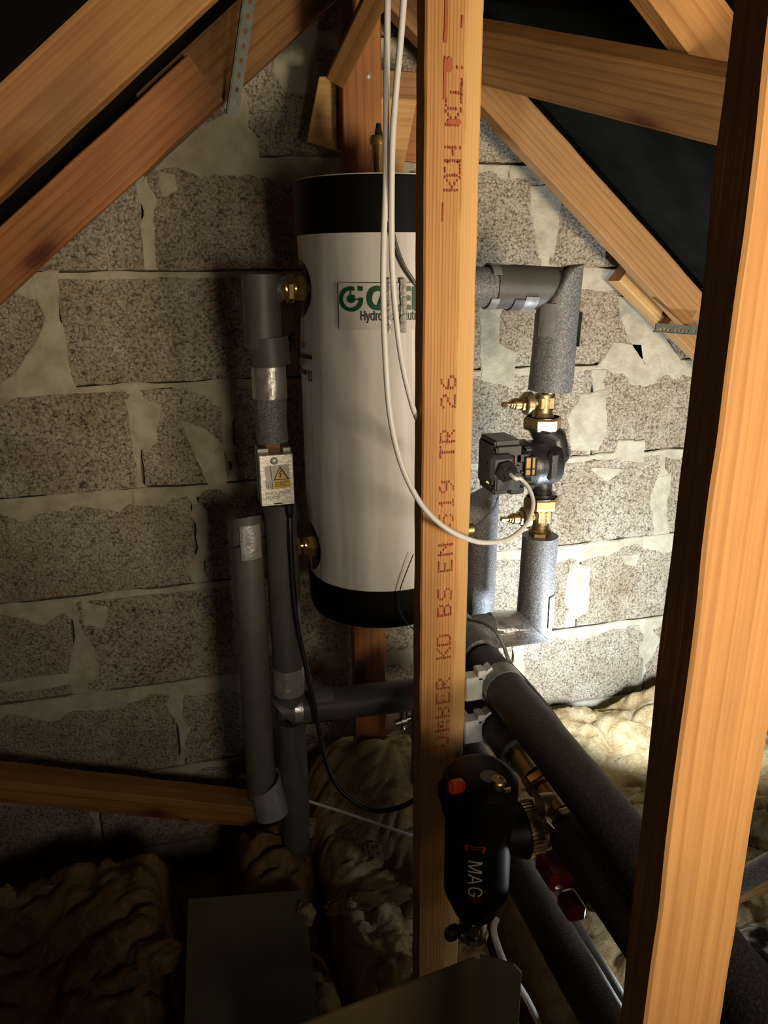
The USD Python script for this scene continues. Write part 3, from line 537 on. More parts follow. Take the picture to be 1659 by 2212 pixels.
# ================================================================== the tank
TC, TR = np.array([0.358, -0.304]), 0.140
def on_tank(u, v, R=TR):
    d = ray(u, v); o = CAM[:2] - TC; a = d[:2] @ d[:2]; b = 2 * o @ d[:2]; c = o @ o - R * R
    t = (-b - math.sqrt(max(b * b - 4 * a * c, 0))) / (2 * a); p = CAM + d * t; th = math.atan2(p[1] - TC[1], p[0] - TC[0]); return (th - 2 * math.pi if th > 0.5 else th), p[2]
ZT, ZB = on_tank(820, 374)[1], on_tank(829, 1364)[1]
ZC1, ZC2 = on_tank(825, 500)[1], on_tank(832, 1279)[1]
O3 = np.array([TC[0], TC[1], ZB])
tank = thing('buffer_tank', 'tall white hot water tank with black ends and green printed lettering', 'tank', O3)
PZ = [at(640, 621, X=0.225)[2], at(658, 1143, X=0.225)[2]]                     # heights of the side ports
def jacket_mesh():
    n = 160
    out = lathe([(ZC2 - 0.004, TR), (ZC1 + 0.004, TR)], (TC[0], TC[1], 0), (0, 0, 1), n); inn = lathe([(ZC2 - 0.01, TR - 0.012), (ZC1 + 0.01, TR - 0.012)], (TC[0], TC[1], 0), (0, 0, 1), n)
    m = man(out) - man(inn)
    for z in PZ:
        for s in (-1, 1):
            m = m - man(lathe([(0.08, 0.047), (0.19, 0.050)], (TC[0], TC[1], z), (s, 0, 0), 48))
    m = m.refine_to_length(0.014); t = m.to_mesh(); v = np.array(t.vert_properties[:, :3], float); f = np.array(t.tri_verts)
    r = v[:, :2] - TC; th = np.arctan2(r[:, 1], r[:, 0]); ru = unit_rows(r)
    d = (meshkit.fbm(np.column_stack([np.cos(th) * 3.2, np.sin(th) * 3.2, v[:, 2] * 1.6]), 3) - 0.5) * 0.005
    for z in PZ: d -= 0.006 * np.exp(-((v[:, 2] - z) / 0.065) ** 2) * (np.exp(-((np.abs(th) - np.pi) / 0.6) ** 2) + np.exp(-(th / 0.6) ** 2))
    fold = np.exp(-((th - (-1.15 + 0.9 * (v[:, 2] - 1.0))) / 0.05) ** 2) * np.clip((1.28 - v[:, 2]) * 4, 0, 1) * np.clip((v[:, 2] - 0.95) * 8, 0, 1); d -= 0.0022 * fold
    fold = np.exp(-((th - (-1.32 - 0.3 * (v[:, 2] - 1.0))) / 0.06) ** 2) * np.clip((v[:, 2] - 0.9) * 6, 0, 1); d -= 0.0016 * fold
    v[:, :2] += ru * d[:, None]; return (v, f)
part(tank, 'jacket', jacket_mesh(), MAT['jacket'], 40, label='white wipe-clean insulation jacket')
part(tank, 'inner_insulation', lathe([(ZC2, TR - 0.016), (ZC1, TR - 0.016)], (TC[0], TC[1], 0), (0, 0, 1), 64), MAT['black_foam'], 30)
part(tank, 'top_cap', lathe([(ZC1 - 0.001, TR - 0.004), (ZC1 - 0.001, TR + 0.0012), (ZT - 0.004, TR + 0.0025), (ZT - 0.001, TR + 0.0015)], (TC[0], TC[1], 0), (0, 0, 1), 120), MAT['black_cap'], 40, label='black band round the top')
part(tank, 'lid', lathe([(ZT - 0.002, TR - 0.004), (ZT - 0.002, TR + 0.0005), (ZT + 0.001, TR), (ZT + 0.001, 0.0)], (TC[0], TC[1], 0), (0, 0, 1), 96), MAT['jacket'], 30, label='pale disc closing the top')
part(tank, 'bottom_cap', lathe([(ZB, 0.0), (ZB, TR - 0.014), (ZB + 0.004, TR - 0.006), (ZB + 0.018, TR - 0.001), (ZC2, TR + 0.0022), (ZC2 + 0.001, TR + 0.0016), (ZC2 + 0.001, TR - 0.004)], (TC[0], TC[1], 0), (0, 0, 1), 120), MAT['black_cap'], 40, label='black band round the foot')
# logo and words
def tw(mesh, u, v, lift=0.0045): th, z = on_tank(u, v); return wrap(mesh, TC, TR, th, z, lift)
px = 0.00080
lg = Point(0, 0).buffer(0.0195, 32).difference(Point(0, 0).buffer(0.0135, 32)).difference(sbox(0.0055, -0.004 + 0.006, 0.03, 0.03)).union(Point(0, 0).buffer(0.0062, 24)).union(sbox(0, -0.004, 0.0062, 0.0062))
lg = lg.union(sbox(0.012, 0.0125, 0.019, 0.0195)).union(sbox(-0.0008, 0, 0.0008, 0.016)).union(sbox(0, -0.0012, 0.016, 0.0004))
part(tank, 'printed_emblem', tw(extrude(lg, 0.0003, np.eye(4)), 760.5, 646), MAT['green_ink'], False, label='dark green ring-and-dot emblem')
word = text('CALEFFI', 0.0325, 0.0003, True, 0.98)
pw = word.copy(); xs_ = []
for i, (ch, u) in enumerate(zip('CALEFFI', (792, 813, 838, 861, 886, 904, 921))):
    m_ = text(ch, 0.0325, 0.0003, True, 0.72 if ch in 'EFL' else 0.98); p_ = shapely.union_all([shapely.Polygon(t[:, :2]) for t in m_.triangles if abs(np.cross(t[1] - t[0], t[2] - t[0])[2]) > 1e-12]).buffer(0.0010)
    part(tank, 'printed_letter', tw(extrude(p_, 0.0003, np.eye(4)), u, 667), MAT['green_ink'], False, label=f'green printed letter {ch}')
part(tank, 'printed_words', tw(text('Hydronic Solutions', 0.0150, 0.0003, False, 0.60), 780, 692), MAT['dark_ink'], False, label='small dark lettering below the green word')
th0, z0 = on_tank(735, 712); th1, z1 = on_tank(907, 610)
ta = np.linspace(th0, th1 + 0.25, 30); tz = np.linspace(z0, z1, 6); A_, Z_ = np.meshgrid(ta, tz, indexing='ij')
tv = np.stack([TC[0] + (TR + 0.0030) * np.cos(A_), TC[1] + (TR + 0.0030) * np.sin(A_), Z_], -1).reshape(-1, 3); ii, jj = np.meshgrid(np.arange(29), np.arange(5), indexing='ij')
tq = np.stack([ii * 6 + jj, ii * 6 + jj + 1, (ii + 1) * 6 + jj + 1, (ii + 1) * 6 + jj], -1)[..., ::-1].reshape(-1, 4)
part(tank, 'clear_tape', (tv, tq), MAT['clear_tape'], True, label='wide strip of clear tape over the lettering')
for u in (839, 869):
    th, z = on_tank(u, 662); n_ = 40
    zz = np.linspace(-0.042, 0.042, n_); v = []
    for q_ in zz:
        e = meshkit.noise(np.array([[q_ * 240, u, 0.3], [q_ * 240, u, 5.3], [q_ * 420, u, 9.3]]))
        for s_, lf in ((-0.0038 - 0.002 * e[0], 0.0064), (0.0, 0.0075 + 0.0035 * e[2]), (0.0038 + 0.002 * e[1], 0.0064)):
            a_ = th + s_ / TR; v.append([TC[0] + (TR + lf) * math.cos(a_), TC[1] + (TR + lf) * math.sin(a_), z + q_ + 0.001 * e[0]])
    i_, j_ = np.meshgrid(np.arange(n_ - 1), np.arange(2), indexing='ij'); q3 = np.stack([i_ * 3 + j_, i_ * 3 + j_ + 1, (i_ + 1) * 3 + j_ + 1, (i_ + 1) * 3 + j_], -1).reshape(-1, 4)
    part(tank, 'tape_crease', (np.array(v), q3), MAT['tape_gloss'], False, label='crinkled shiny crease of tape under a white cable')
# small grey print on the left of the jacket
def rect(u0, v0, u1, v1):
    (a0, z0), (a1, z1) = on_tank(u0, v1), on_tank(u1, v0); return wrap(trimesh.creation.box(bounds=[[0, 0, 0], [abs(a1 - a0) * TR, z1 - z0, 0.0002]]), TC, TR, a0, z0, 0.003)
part(tank, 'printed_table', cat(rect(652, 768, 677, 770), rect(652, 801, 665, 803), rect(670, 803, 677, 804.4), rect(670, 821, 677, 822.4), rect(670, 803, 671.2, 822), rect(676, 803, 677.2, 822)), MAT['black_ink'], False, label='fine printed table at the left edge of the jacket')
part(tank, 'printed_table', cat(*[rect(652, v, 652 + w_, v + 1.2) for v, w_ in ((741, 12), (744, 12), (747, 11), (750, 9), (777, 15), (783, 10), (787, 4))]), MAT['grey_ink'], False, label='rows of faint small print')
# brass unions in the two left ports
def union_fit(z, tname, lbl, L, neck):
    o = np.array([TC[0], TC[1], z]); ax = (-1, 0, 0)
    p = part(tank, tname, cat(lathe([(0.10, 0.016), (0.150, 0.016)], o, ax, 24), lathe([(0.128, 0.0215), (0.139, 0.0235), (0.146, 0.0215)], o, ax, 6)), MAT['brass_bright'], 25, label=lbl)
    return o, ax
o, ax = union_fit(PZ[0], 'port_fitting', 'bright brass union in the upper left port', 0.05, 0.01)
part(tank, 'port_nut', cat(hexnut(o, ax, 0.150, 0.163, 0.0245, 0.3), lathe([(0.163, 0.020), (0.166, 0.020)], o, ax, 24), hexnut(o, ax, 0.1665, 0.174, 0.022, 0.1)), MAT['brass_bright'], 20, label='brass union nuts of the upper left port')
o, ax = union_fit(PZ[1], 'port_fitting', 'bright brass adaptor in the lower left port', 0.05, 0.01)
part(tank, 'port_plug', cat(hexnut(o, ax, 0.147, 0.151, 0.018), lathe([(0.151, 0.006), (0.158, 0.006)], o, ax, 16), hexnut(o, ax, 0.158, 0.166, 0.0185, 0.2)), MAT['brass_bright'], 20, label='brass plug in the lower left port')
for z in PZ:
    part(tank, 'port_fitting', lathe([(0.10, 0.016), (0.19, 0.016)], (TC[0], TC[1], z), (1, 0, 0), 24), MAT['brass'], 25, label='brass tail in a right port, hidden by the post')
part(tank, 'hanging_rail', trimesh.creation.box(bounds=[[0.345, -0.166, 1.0], [0.395, -0.155, 1.05]]), MAT['zinc_dark'], False)
# air vent on the lid
va = at(818, 330, Y=TC[1]); vb = np.array([va[0], TC[1], ZT + 0.001])
vent = thing('air_vent', 'small brass automatic air vent standing on the tank lid', 'air vent', vb)
vs = (at(818, 268, Y=TC[1])[2] - ZT) / 0.078
part(vent, 'body', lathe([(0, 0.009), (0.006 * vs, 0.009), (0.007 * vs, 0.0115), (0.009 * vs, 0.012), (0.050 * vs, 0.012)], vb, (0, 0, 1), 36), MAT['brass_bright'], 30, label='polished brass barrel')
part(vent, 'collar', lathe([(0.050 * vs, 0.012), (0.051 * vs, 0.0148), (0.058 * vs, 0.0152), (0.062 * vs, 0.0135), (0.062 * vs, 0)], vb, (0, 0, 1), 36), MAT['brass_bright'], 30)
part(vent, 'cap', lathe([(0.062 * vs, 0.0062), (0.066 * vs, 0.0066), (0.074 * vs, 0.0045), (0.078 * vs, 0.0038), (0.078 * vs, 0)], vb, (0, 0, 1), 20), MAT['pump_black'], 30, label='black dust cap')

# ================================================================== lagged pipework on the left of the tank
YP = -0.300
def P(u, v, Y=YP): return at(u, v, Y=Y)
RL = 0.0305
zu = PZ[0]; xu = P(564, 640)[0]
zlow = P(620, 1525)[2]
flow = thing('lagged_pipe', 'grey lagged pipe dropping from the upper left port of the tank through the motor valve', 'pipe', (xu, YP, 0.25))
mit = unit((1, 0, -1))
part(flow, 'pipe_sleeve', lag((0.188, YP, zu), (xu + 0.0, YP, zu), 0.0235, nB=unit((-1, 0, 1)) * 1.0, n=36, seed=1), MAT['sleeve'], 40, label='short level foam sleeve at the port')
s1b = P(583, 750)[2]
part(flow, 'pipe_sleeve', lag((xu, YP - 0.003, s1b), (xu, YP - 0.003, zu + 0.024), 0.0325, n=44, seed=2), MAT['sleeve'], 40, label='smooth dark sleeve round the top bend')
xm = P(585, 900)[0]; s2b = P(585, 951)[2]
part(flow, 'pipe_sleeve', lag((xm, YP - 0.004, s2b), (xm, YP - 0.004, s1b + 0.02), 0.0290, n=44, seed=3), MAT['foam'], 40, label='rough cut grey foam sleeve above the motor valve')
tA, tB = P(583, 858)[2], P(583, 790)[2]
part(flow, 'tape_band', band((xm, YP - 0.004, tA), (xm, YP - 0.004, tB), 0.0292, 0, tB - tA, seed=1), MAT['tape_silver'], 30, label='shiny silver tape band above the motor valve')
tA2, tB2 = P(570, 785)[2], P(575, 735)[2]
part(flow, 'loose_flap', band((xm + 0.004, YP - 0.004, s1b - 0.03), (xm, YP - 0.004, s1b + 0.02), 0.0315, 0, 0.048, a0=-70, a1=75, lift=0.004, seed=5), MAT['sleeve'], 30, label='loose sleeve edge curling over the joint')
n1, n0 = P(596, 953)[2], P(596, 976)[2]
part(flow, 'union_nut', hexnut((xm + 0.004, YP - 0.004, n0 - 0.004), (0, 0, 1), 0, n1 - n0 + 0.010, 0.0245, 0.25), MAT['copper'], 20, label='pinkish brass union nut above the motor valve')
part(flow, 'valve_body', cat(cyl((xm + 0.006, YP, P(600, 1105)[2]), (xm + 0.006, YP, n0), 0.017), ), MAT['brass_cast'], 30)
b1 = P(606, 1085)[2]; xl = P(612, 1250)[0]
part(flow, 'pipe_sleeve', lag((xl + 0.001, YP, zlow - 0.002), (xl, YP, b1), RL, nA=unit((-0.7, 0, 1)), n=44, seed=4), MAT['sleeve'], 40, label='long grey sleeve below the motor valve')
slit = np.array([[xl - 0.004, YP - RL + 0.0002, b1 - 0.01], [xl - 0.003, YP - RL + 0.0002, (b1 + zlow) / 2], [xl - 0.003, YP - RL + 0.0002, zlow + 0.06]])
part(flow, 'sleeve_slit', tube(slit, 0.0011, 6), MAT['joint_void'], 30, label='dark slit down the sleeve')
tA, tB = P(625, 1492)[2], P(625, 1436)[2]
part(flow, 'tape_band', band((xl, YP, tA), (xl, YP, tB), RL + 0.0006, 0, tB - tA, seed=2), MAT['tape_silver'], 30, label='silver tape band above the tee')
zh0 = P(760, 1512)[2]; zh1 = P(895, 1498)[2]
hA, hB = np.array([xl - 0.012, YP, P(630, 1530)[2]]), np.array([0.560, YP, P(895, 1508)[2] + 0.004])
part(flow, 'pipe_sleeve', lag(hA, hB, 0.0330, nA=unit((1, 0, 0.8)), n=44, seed=5), MAT['sleeve'], 40, label='level sleeve running right below the tank')
ta_ = np.linalg.norm(P(662, 1520) - hA); tb_ = np.linalg.norm(P(716, 1515) - hA)
part(flow, 'tape_band', band(hA, hB, 0.0332, ta_, tb_, seed=3, a0=-120, a1=140), MAT['tape_gray'], 30, label='grey tape band on the level sleeve')
part(flow, 'tape_band', band(hA, hB, 0.0336, 0.018, ta_ - 0.012, seed=4, a0=95, a1=200), MAT['tape_silver'], 30, label='silver tape under the tee')
part(flow, 'pipe_sleeve', lag((xl + 0.002, YP + 0.004, 0.25), (xl + 0.002, YP + 0.004, zlow - 0.035), 0.0295, n=40, seed=6), MAT['sleeve'], 40, label='lower sleeve going down into the quilt')
# second, outer drop
xo = P(541, 1300)[0]; zo = P(540, 1118)[2]
ret = thing('lagged_pipe', 'grey lagged pipe standing furthest left beside the block wall', 'pipe', (xo, YP + 0.03, 0.25))
YO = YP + 0.0
part(ret, 'pipe_sleeve', lag((xo - 0.002, YO, P(575, 1715)[2]), (xo, YO, zo), 0.0300, nB=unit((-0.1, 0.35, 1)), n=44, seed=7), MAT['sleeve'], 40, label='long upright sleeve')
part(ret, 'pipe_sleeve', lag((xo - 0.004, YO + 0.002, zo - 0.024), (xo + 0.10, YO + 0.075, zo - 0.020), 0.0275, nA=unit((0.8, 0.3, -0.9)), n=40, seed=8), MAT['foam_shaded'], 40, label='dark mitred sleeve at the top bend')
part(ret, 'tape_band', band((xo, YO, P(555, 1196)[2]), (xo, YO, P(555, 1120)[2]), 0.0306, 0, 0.066, a0=-25, a1=50, seed=6), MAT['tape_silver'], 30, label='torn silver tape at the top bend')
cz0, cz1 = P(582, 1742)[2], P(585, 1690)[2]
part(ret, 'sleeve_cuff', lag((xo + 0.016, YO - 0.012, cz0 - 0.01), (xo + 0.006, YO, cz1 + 0.004), 0.0350, n=40, bore=0.86, seed=9, nB=unit((-0.5, 0, 1))), MAT['tape_gray'], 40, label='loose foam cuff at the foot')
# motor valve
fz0, fz1 = P(600, 1092, -0.345)[2], P(596, 982, -0.345)[2]; fx0, fx1 = P(562, 1040, -0.345)[0], P(635, 1040, -0.345)[0]
valve = thing('motor_valve', 'silver boxed electric motor valve with a yellow warning label', 'valve', ((fx0 + fx1) / 2, -0.32, fz0))
YB = -0.345
part(valve, 'base_plate', bbox((fx0 - 0.001, -0.322, fz0 - 0.001), (fx1 + 0.001, -0.292, fz1 + 0.008), 0.002), MAT['zinc_dark'], 20)
part(valve, 'cover', bbox((fx0, YB, fz0), (fx1, -0.318, fz1), 0.0012), MAT['zinc'], 20, label='bright zinc cover')
def vp(u, v): p = at(u, v, Y=YB - 0.0006); return p
cw = vp(592, 996)
part(valve, 'rivet', lathe([(0, 0.0052), (0.0008, 0.0055), (0.002, 0.003), (0.0022, 0)], cw + yz(0, 0.0006, 0), (0, -1, 0), 24), MAT['zinc'], 30)
part(valve, 'rivet_ring', lathe([(0, 0.0066), (0.0005, 0.0066), (0.0005, 0.005)], cw + yz(0, 0.0006, 0), (0, -1, 0), 24), MAT['black_ink'], 30)
def vplate(uv, lift, m, name, lbl=None):
    P_ = [at(u, v, Y=YB)[[0, 2]] for u, v in uv]; part(valve, name, on_wall(Polygon(P_), YB - lift, YB + 0.0003), MAT[m], False, label=lbl)
vplate([(571, 1008), (623, 1002), (628, 1052), (590, 1057), (578, 1057)], 0.0004, 'sticker', 'sticker', 'grey sticker')
vplate([(589, 1039), (627, 1036), (628.5, 1052), (590, 1057)], 0.0006, 'yellow', 'warning_panel', 'yellow panel of small black print')
vplate([(604.5, 1006), (625, 1034.5), (590.5, 1038)], 0.0006, 'black_ink', 'warning_triangle', 'black warning triangle')
vplate([(604.3, 1011), (620.5, 1033.2), (593.8, 1035.4)], 0.0008, 'yellow', 'warning_triangle', 'yellow field of the warning triangle')
vplate([(606, 1015.5), (601.5, 1023.5), (605.3, 1023.2), (603.8, 1029), (602.6, 1028.6), (604.6, 1032.5), (607.6, 1029), (606.4, 1028.8), (608.6, 1021.5), (604.8, 1021.8), (608.2, 1015.2)], 0.0010, 'black_ink', 'lightning_bolt', 'black lightning bolt')
vplate([(583.4, 1007), (584.6, 1007), (590, 1056.5), (588.8, 1056.5)], 0.0007, 'black_ink', 'sticker_line')
def vtext(s, h, u, v, m, name, ang=0.0, sx=1.0, bold=False, dep=0.0003, lbl=None):
    p = at(u, v, Y=YB); t = text(s, h, dep, bold, sx); c_, s_ = math.cos(ang), math.sin(ang)
    t.apply_transform(basis(p + yz(0, -0.0007 - dep * 0, 0), (c_, 0, s_), (-s_, 0, c_))); part(valve, name, t, MAT[m], False, label=lbl)
for s, v in (('DISCONNECT MAINS', 1043.8), ('SUPPLY BEFORE', 1047.8), ('REMOVING COVER', 1052.0)): vtext(s, 0.0021, 593.5, v, 'black_ink', 'warning_print', 0.03, 0.80, True)
for s, u in (('Supply 230V', 577.5), ('50Hz 6W', 581.8), ('Max 8.6 bar', 586.6)): vtext(s, 0.0022, u, 1055, 'black_ink', 'sticker_print', math.pi / 2 + 0.08, 0.8)
vtext('Honeywell', 0.0066, 573.5, 1070, 'sticker', 'embossed_lettering', 0.02, 1.0, False, 0.0008, 'embossed maker lettering')
vtext('Home', 0.0066, 574.5, 1079, 'sticker', 'embossed_lettering', 0.02, 1.0, False, 0.0008, 'embossed lettering, second line')
vplate([(591, 1086.5), (610.5, 1085.2), (609.5, 1088.5), (592, 1089.5)], 0.0003, 'black_ink', 'cover_slot', 'dark slot near the foot of the cover')
g0 = at(624, 1090, Y=-0.328)
part(valve, 'cable_gland', lathe([(0, 0.0085), (0.014, 0.0078), (0.022, 0.0062), (0.026, 0.005), (0.026, 0)], g0, (0, 0, -1), 20), MAT['cable_black'], 30, label='black cable gland')

# ================================================================== pump circuit on the right of the tank
zr = P(1045, 617)[2]; XR = P(1196, 700)[0]; zel = P(1215, 572)[2]
XL = P(1158, 1250)[0]
def xr(z): return XL + (XR - XL) * np.clip((z - 0.75) / (1.40 - 0.75), 0, 1)
up_ = thing('lagged_pipe', 'lagged pipe elbow from the right of the tank down to the upper brass valve', 'pipe', (XR, YP, 1.25))
eA = np.array([XR + 0.002, YP, zel - 0.046])
part(up_, 'pipe_sleeve', lag((0.500, YP, zr - 0.004), (0.585, YP, zr - 0.002), 0.0355, n=40, seed=11), MAT['foam'], 40, label='grey foam sleeve by the tank')
part(up_, 'pipe_sleeve', lag((0.575, YP, zr - 0.002), eA + yz(-0.016, 0.002, 0.004), 0.0395, nB=unit((1, 0, -0.62)), n=48, seed=12), MAT['sleeve'], 40, label='smooth dark level sleeve')
zc = P(1190, 842)[2]
vs_ = lag((xr(zc) + 0.0, YP - 0.004, zc), eA + yz(0.003, -0.006, 0.034), 0.0425, nB=unit((-1.9, 0.30, 1)), n=72, seed=13, R2=0.0400, rough=0.0009)
zk = zel - 0.010; hi_ = vs_.vertices[:, 2] > zk; vs_.vertices[hi_, 2] = zk + 0.012 * (1 - np.exp(-(vs_.vertices[hi_, 2] - zk) / 0.03))
part(up_, 'pipe_sleeve', vs_, MAT['foam'], 40, label='speckled grey foam sleeve hanging over the upper valve')
hA_, hB_ = np.array([0.575, YP, zr - 0.002]), eA
for u0, u1, a0, a1, m in ((1050, 1068, -150, 150, 'tape_gray'), (1122, 1150, -160, 60, 'tape_gray'), (1100, 1122, -150, 100, 'sleeve')):
    part(up_, 'tape_band', band(hA_, hB_, 0.0400, P(u0, 600)[0] - 0.575, P(u1, 600)[0] - 0.575, a0=a0, a1=a1, seed=u0), MAT[m], 30)
vA, vB = np.array([xr(zc), YP - 0.004, zc]), eA + yz(0.003, -0.006, 0)
part(up_, 'loose_tape', band(vA, vB, 0.0425, P(1170, 745)[2] - zc, P(1170, 672)[2] - zc, a0=48, a1=112, lift=0.005, seed=21), MAT['tape_gray'], 30, label='grey tape end standing off the sleeve')
part(up_, 'tape_band', band(vA, vB, 0.0418, P(1170, 725)[2] - zc, P(1170, 655)[2] - zc, a0=-75, a1=-30, lift=0.0015, seed=22), MAT['tape_gray'], 30)
part(up_, 'copper_pipe', cyl((xr(zc), YP, zc - 0.012), (xr(zc), YP, zc + 0.03), 0.013), MAT['copper'], 30)
# isolating valves either side of the pump
def pump_valve(label, zt, zb, zs, nut_at, x, group=None):
    """upright brass valve, spindle to the left; zt/zb its ends; zs spindle height; nut_at (z0, z1, r) of the big pump union"""
    v = thing('pump_valve', label, 'valve', (x, YP, zb))
    lo, hi = min(zt, zb), max(zt, zb)
    part(v, 'body', cat(lathe([(0, 0.0165), (0.004, 0.018), (hi - lo - 0.004, 0.018), (hi - lo, 0.0165)], (x, YP, lo), (0, 0, 1), 32), bbox((x - 0.017, YP - 0.0175, zs - 0.014), (x + 0.018, YP + 0.017, zs + 0.014), 0.004)), MAT['brass_cast'], 30, label='cast brass body')
    o = (x, YP, zs)
    part(v, 'bonnet', lathe([(0.012, 0.012), (0.026, 0.012), (0.026, 0.0205), (0.028, 0.0225), (0.039, 0.0225), (0.041, 0.0205), (0.041, 0.012)], o, (-1, 0, 0), 36), MAT['brass_cast'], 30, label='round flange of the bonnet')
    part(v, 'bonnet_nut', hexnut(o, (-1, 0, 0), 0.041, 0.050, 0.0155, 0.2), MAT['brass'], 20)
    part(v, 'spindle_housing', lathe([(0.050, 0.0115), (0.062, 0.0115), (0.064, 0.0095), (0.067, 0.0095), (0.067, 0.0075), (0.071, 0.0075), (0.071, 0.005)], o, (-1, 0, 0), 28), MAT['brass'], 30)
    part(v, 'spindle', cat(lathe([(0.071, 0.0045), (0.078, 0.0045)], o, (-1, 0, 0), 16), lathe([(0.078, 0.0055), (0.088, 0.0055)], o, (-1, 0, 0), 4, 0.4)), MAT['brass'], 20, label='square ended brass spindle')
    part(v, 'union_nut', cat(hexnut((x, YP, nut_at[0]), (0, 0, 1), 0, nut_at[1] - nut_at[0], nut_at[2], 0.35), lathe([(-0.003, nut_at[2] * 0.80), (0.0, nut_at[2] * 0.86)], (x, YP, nut_at[1]), (0, 0, 1), 32)), MAT['brass'], 20, label='large brass union nut of the pump')
    return v
zA = P(1180, 850)[2]; zB = P(1180, 900)[2]; zS = P(1140, 871)[2]; xA = xr(zA) - 0.010
va_ = pump_valve('brass isolating valve above the black pump, spindle pointing left', zA, zB - 0.004, zS, (P(1180, 926)[2], P(1180, 899)[2], 0.0385), xA)
part(va_, 'neck', lathe([(0, 0.027), (0.006, 0.021), (0.014, 0.018)], (xA, YP, zB - 0.004), (0, 0, 1), 28), MAT['brass_cast'], 30)
zT2 = P(1165, 1100)[2]; zB2 = P(1165, 1142)[2]; zS2 = P(1130, 1118)[2]; xB = xr(zT2) + 0.000
vb_ = pump_valve('brass isolating valve below the black pump, behind the loop of white cable', zT2, zB2, zS2, (P(1167, 1096)[2], P(1167, 1072)[2], 0.0370), xB)
part(vb_, 'neck', lathe([(0, 0.015), (0.012, 0.014), (0.016, 0.026)], (xB, YP, zT2 - 0.003), (0, 0, 1), 28), MAT['brass_cast'], 30)
part(vb_, 'compression_nut', cat(hexnut((xB, YP, P(1160, 1160)[2]), (0, 0, 1), 0.0, 0.012, 0.0225, 0.1), lathe([(0.012, 0.0225), (0.016, 0.0235), (0.019, 0.0205)], (xB, YP, P(1160, 1160)[2]), (0, 0, 1), 28)), MAT['brass'], 20, label='brass compression nut below the valve')
for v_, s, xx, zz in ((va_, 'TPS', xA, zS), (vb_, 'CC491', xB, zS2)):
    t = text(s, 0.0075, 0.0007); t.apply_translation([-t.extents[0] / 2, 0, 0]); t.apply_transform(basis((xx + 0.006, YP - 0.0176, zz), (0, 0, 1), (-1, 0, 0))); part(v_, 'cast_lettering', t, MAT['brass_cast'], False, label='raised cast letters')
# ---- the pump
z1, z2 = P(1180, 928)[2], P(1172, 1070)[2]; zm = P(1120, 999)[2]; xp = (xA + xB) / 2 + 0.002
pump = thing('circulation_pump', 'black circulation pump with grey control box facing left', 'pump', (xp, YP, z2))
pc = np.array([xp, YP, zm])
def hb(*bs): return m3.Manifold.batch_hull(list(bs))
vol = hb(ball((xA, YP, z1 - 0.002), 0.024), ball((xp + 0.022, YP, zm + 0.045), 0.024)) + hb(ball((xp + 0.022, YP, zm + 0.045), 0.024), ball((xp + 0.030, YP, zm + 0.012), 0.026)) + hb(ball((xp + 0.030, YP, zm + 0.012), 0.026), ball((xp + 0.012, YP, zm - 0.02), 0.022))
vol = vol + man(lathe([(-0.03, 0.030), (-0.026, 0.042), (-0.012, 0.046), (0.026, 0.048), (0.040, 0.044), (0.043, 0.036)], pc, (-1, 0, 0), 56)).translate([0, 0, -0.004])
vol = vol + hb(ball((xB, YP, z2 + 0.002), 0.020), ball((xp, YP, zm - 0.05), 0.022))
vol = vol + man(lathe([(0, 0.026), (0.006, 0.030), (0.010, 0.024)], (xA, YP, z1 - 0.004), (0, 0, 1), 40)) + man(lathe([(-0.010, 0.024), (-0.004, 0.0275), (0.002, 0.0275)], (xB, YP, z2 + 0.004), (0, 0, 1), 40))
vol = vol + man(bbox((xp - 0.012, YP - 0.0505, zm - 0.030), (xp + 0.012, YP - 0.03, zm + 0.028), 0.006))
part(pump, 'volute', vol.refine_to_length(0.006), MAT['iron'], 40, label='glossy black cast iron body')
t = text('UPS', 0.010, 0.0009); t.apply_transform(basis((xp + 0.036, YP - 0.0245, zm + 0.032), (0.12, 0, -1), (1, 0, 0.12))); part(pump, 'cast_lettering', t, MAT['iron'], False, label='raised letters on the iron body')
o = pc
part(pump, 'clamp_ring', lathe([(0.040, 0.042), (0.042, 0.049), (0.060, 0.049), (0.062, 0.044)], o + yz(0, 0, -0.002), (-1, 0, 0), 12), MAT['pump_black'], 20, label='black clamp ring')
part(pump, 'motor', lathe([(0.060, 0.043), (0.075, 0.043), (0.080, 0.040), (0.100, 0.040)], o + yz(0, 0, 0.004), (-1, 0, 0), 48), MAT['pump_black'], 30, label='round motor barrel')
xb0, xb1 = P(1056, 1000)[0] - 0.004, xp - 0.062
cz0_, cz1_ = P(1060, 1058)[2], P(1060, 944)[2]; w2 = 0.047
def notched(x0, x1, hw, z0, z1, n=0.010):
    poly = Polygon([(-hw + n, z0), (hw - n, z0), (hw - n, z0 + n), (hw, z0 + n), (hw, z1 - n), (hw - n, z1 - n), (hw - n, z1), (-hw + n, z1), (-hw + n, z1 - n), (-hw, z1 - n), (-hw, z0 + n), (-hw + n, z0 + n)]).buffer(-0.002).buffer(0.002)
    inner = poly.buffer(-0.003); mk_ = lambda pl, a, b: extrude(pl, b - a, basis((a, YP, 0), (0, 1, 0), (0, 0, 1)))
    return cat(mk_(poly, x0 + 0.003, x1), mk_(inner, x0, x0 + 0.003))
part(pump, 'control_box', notched(xb0, xb0 + 0.050, w2, cz0_, cz1_), MAT['pump_grey'], 20, label='dark grey control box')
part(pump, 'control_box_lid', notched(xb0 - 0.003, xb0 + 0.001, w2 - 0.007, cz0_ + 0.008, cz1_ - 0.008, 0.009), MAT['pump_grey'], 20, label='grey end panel')
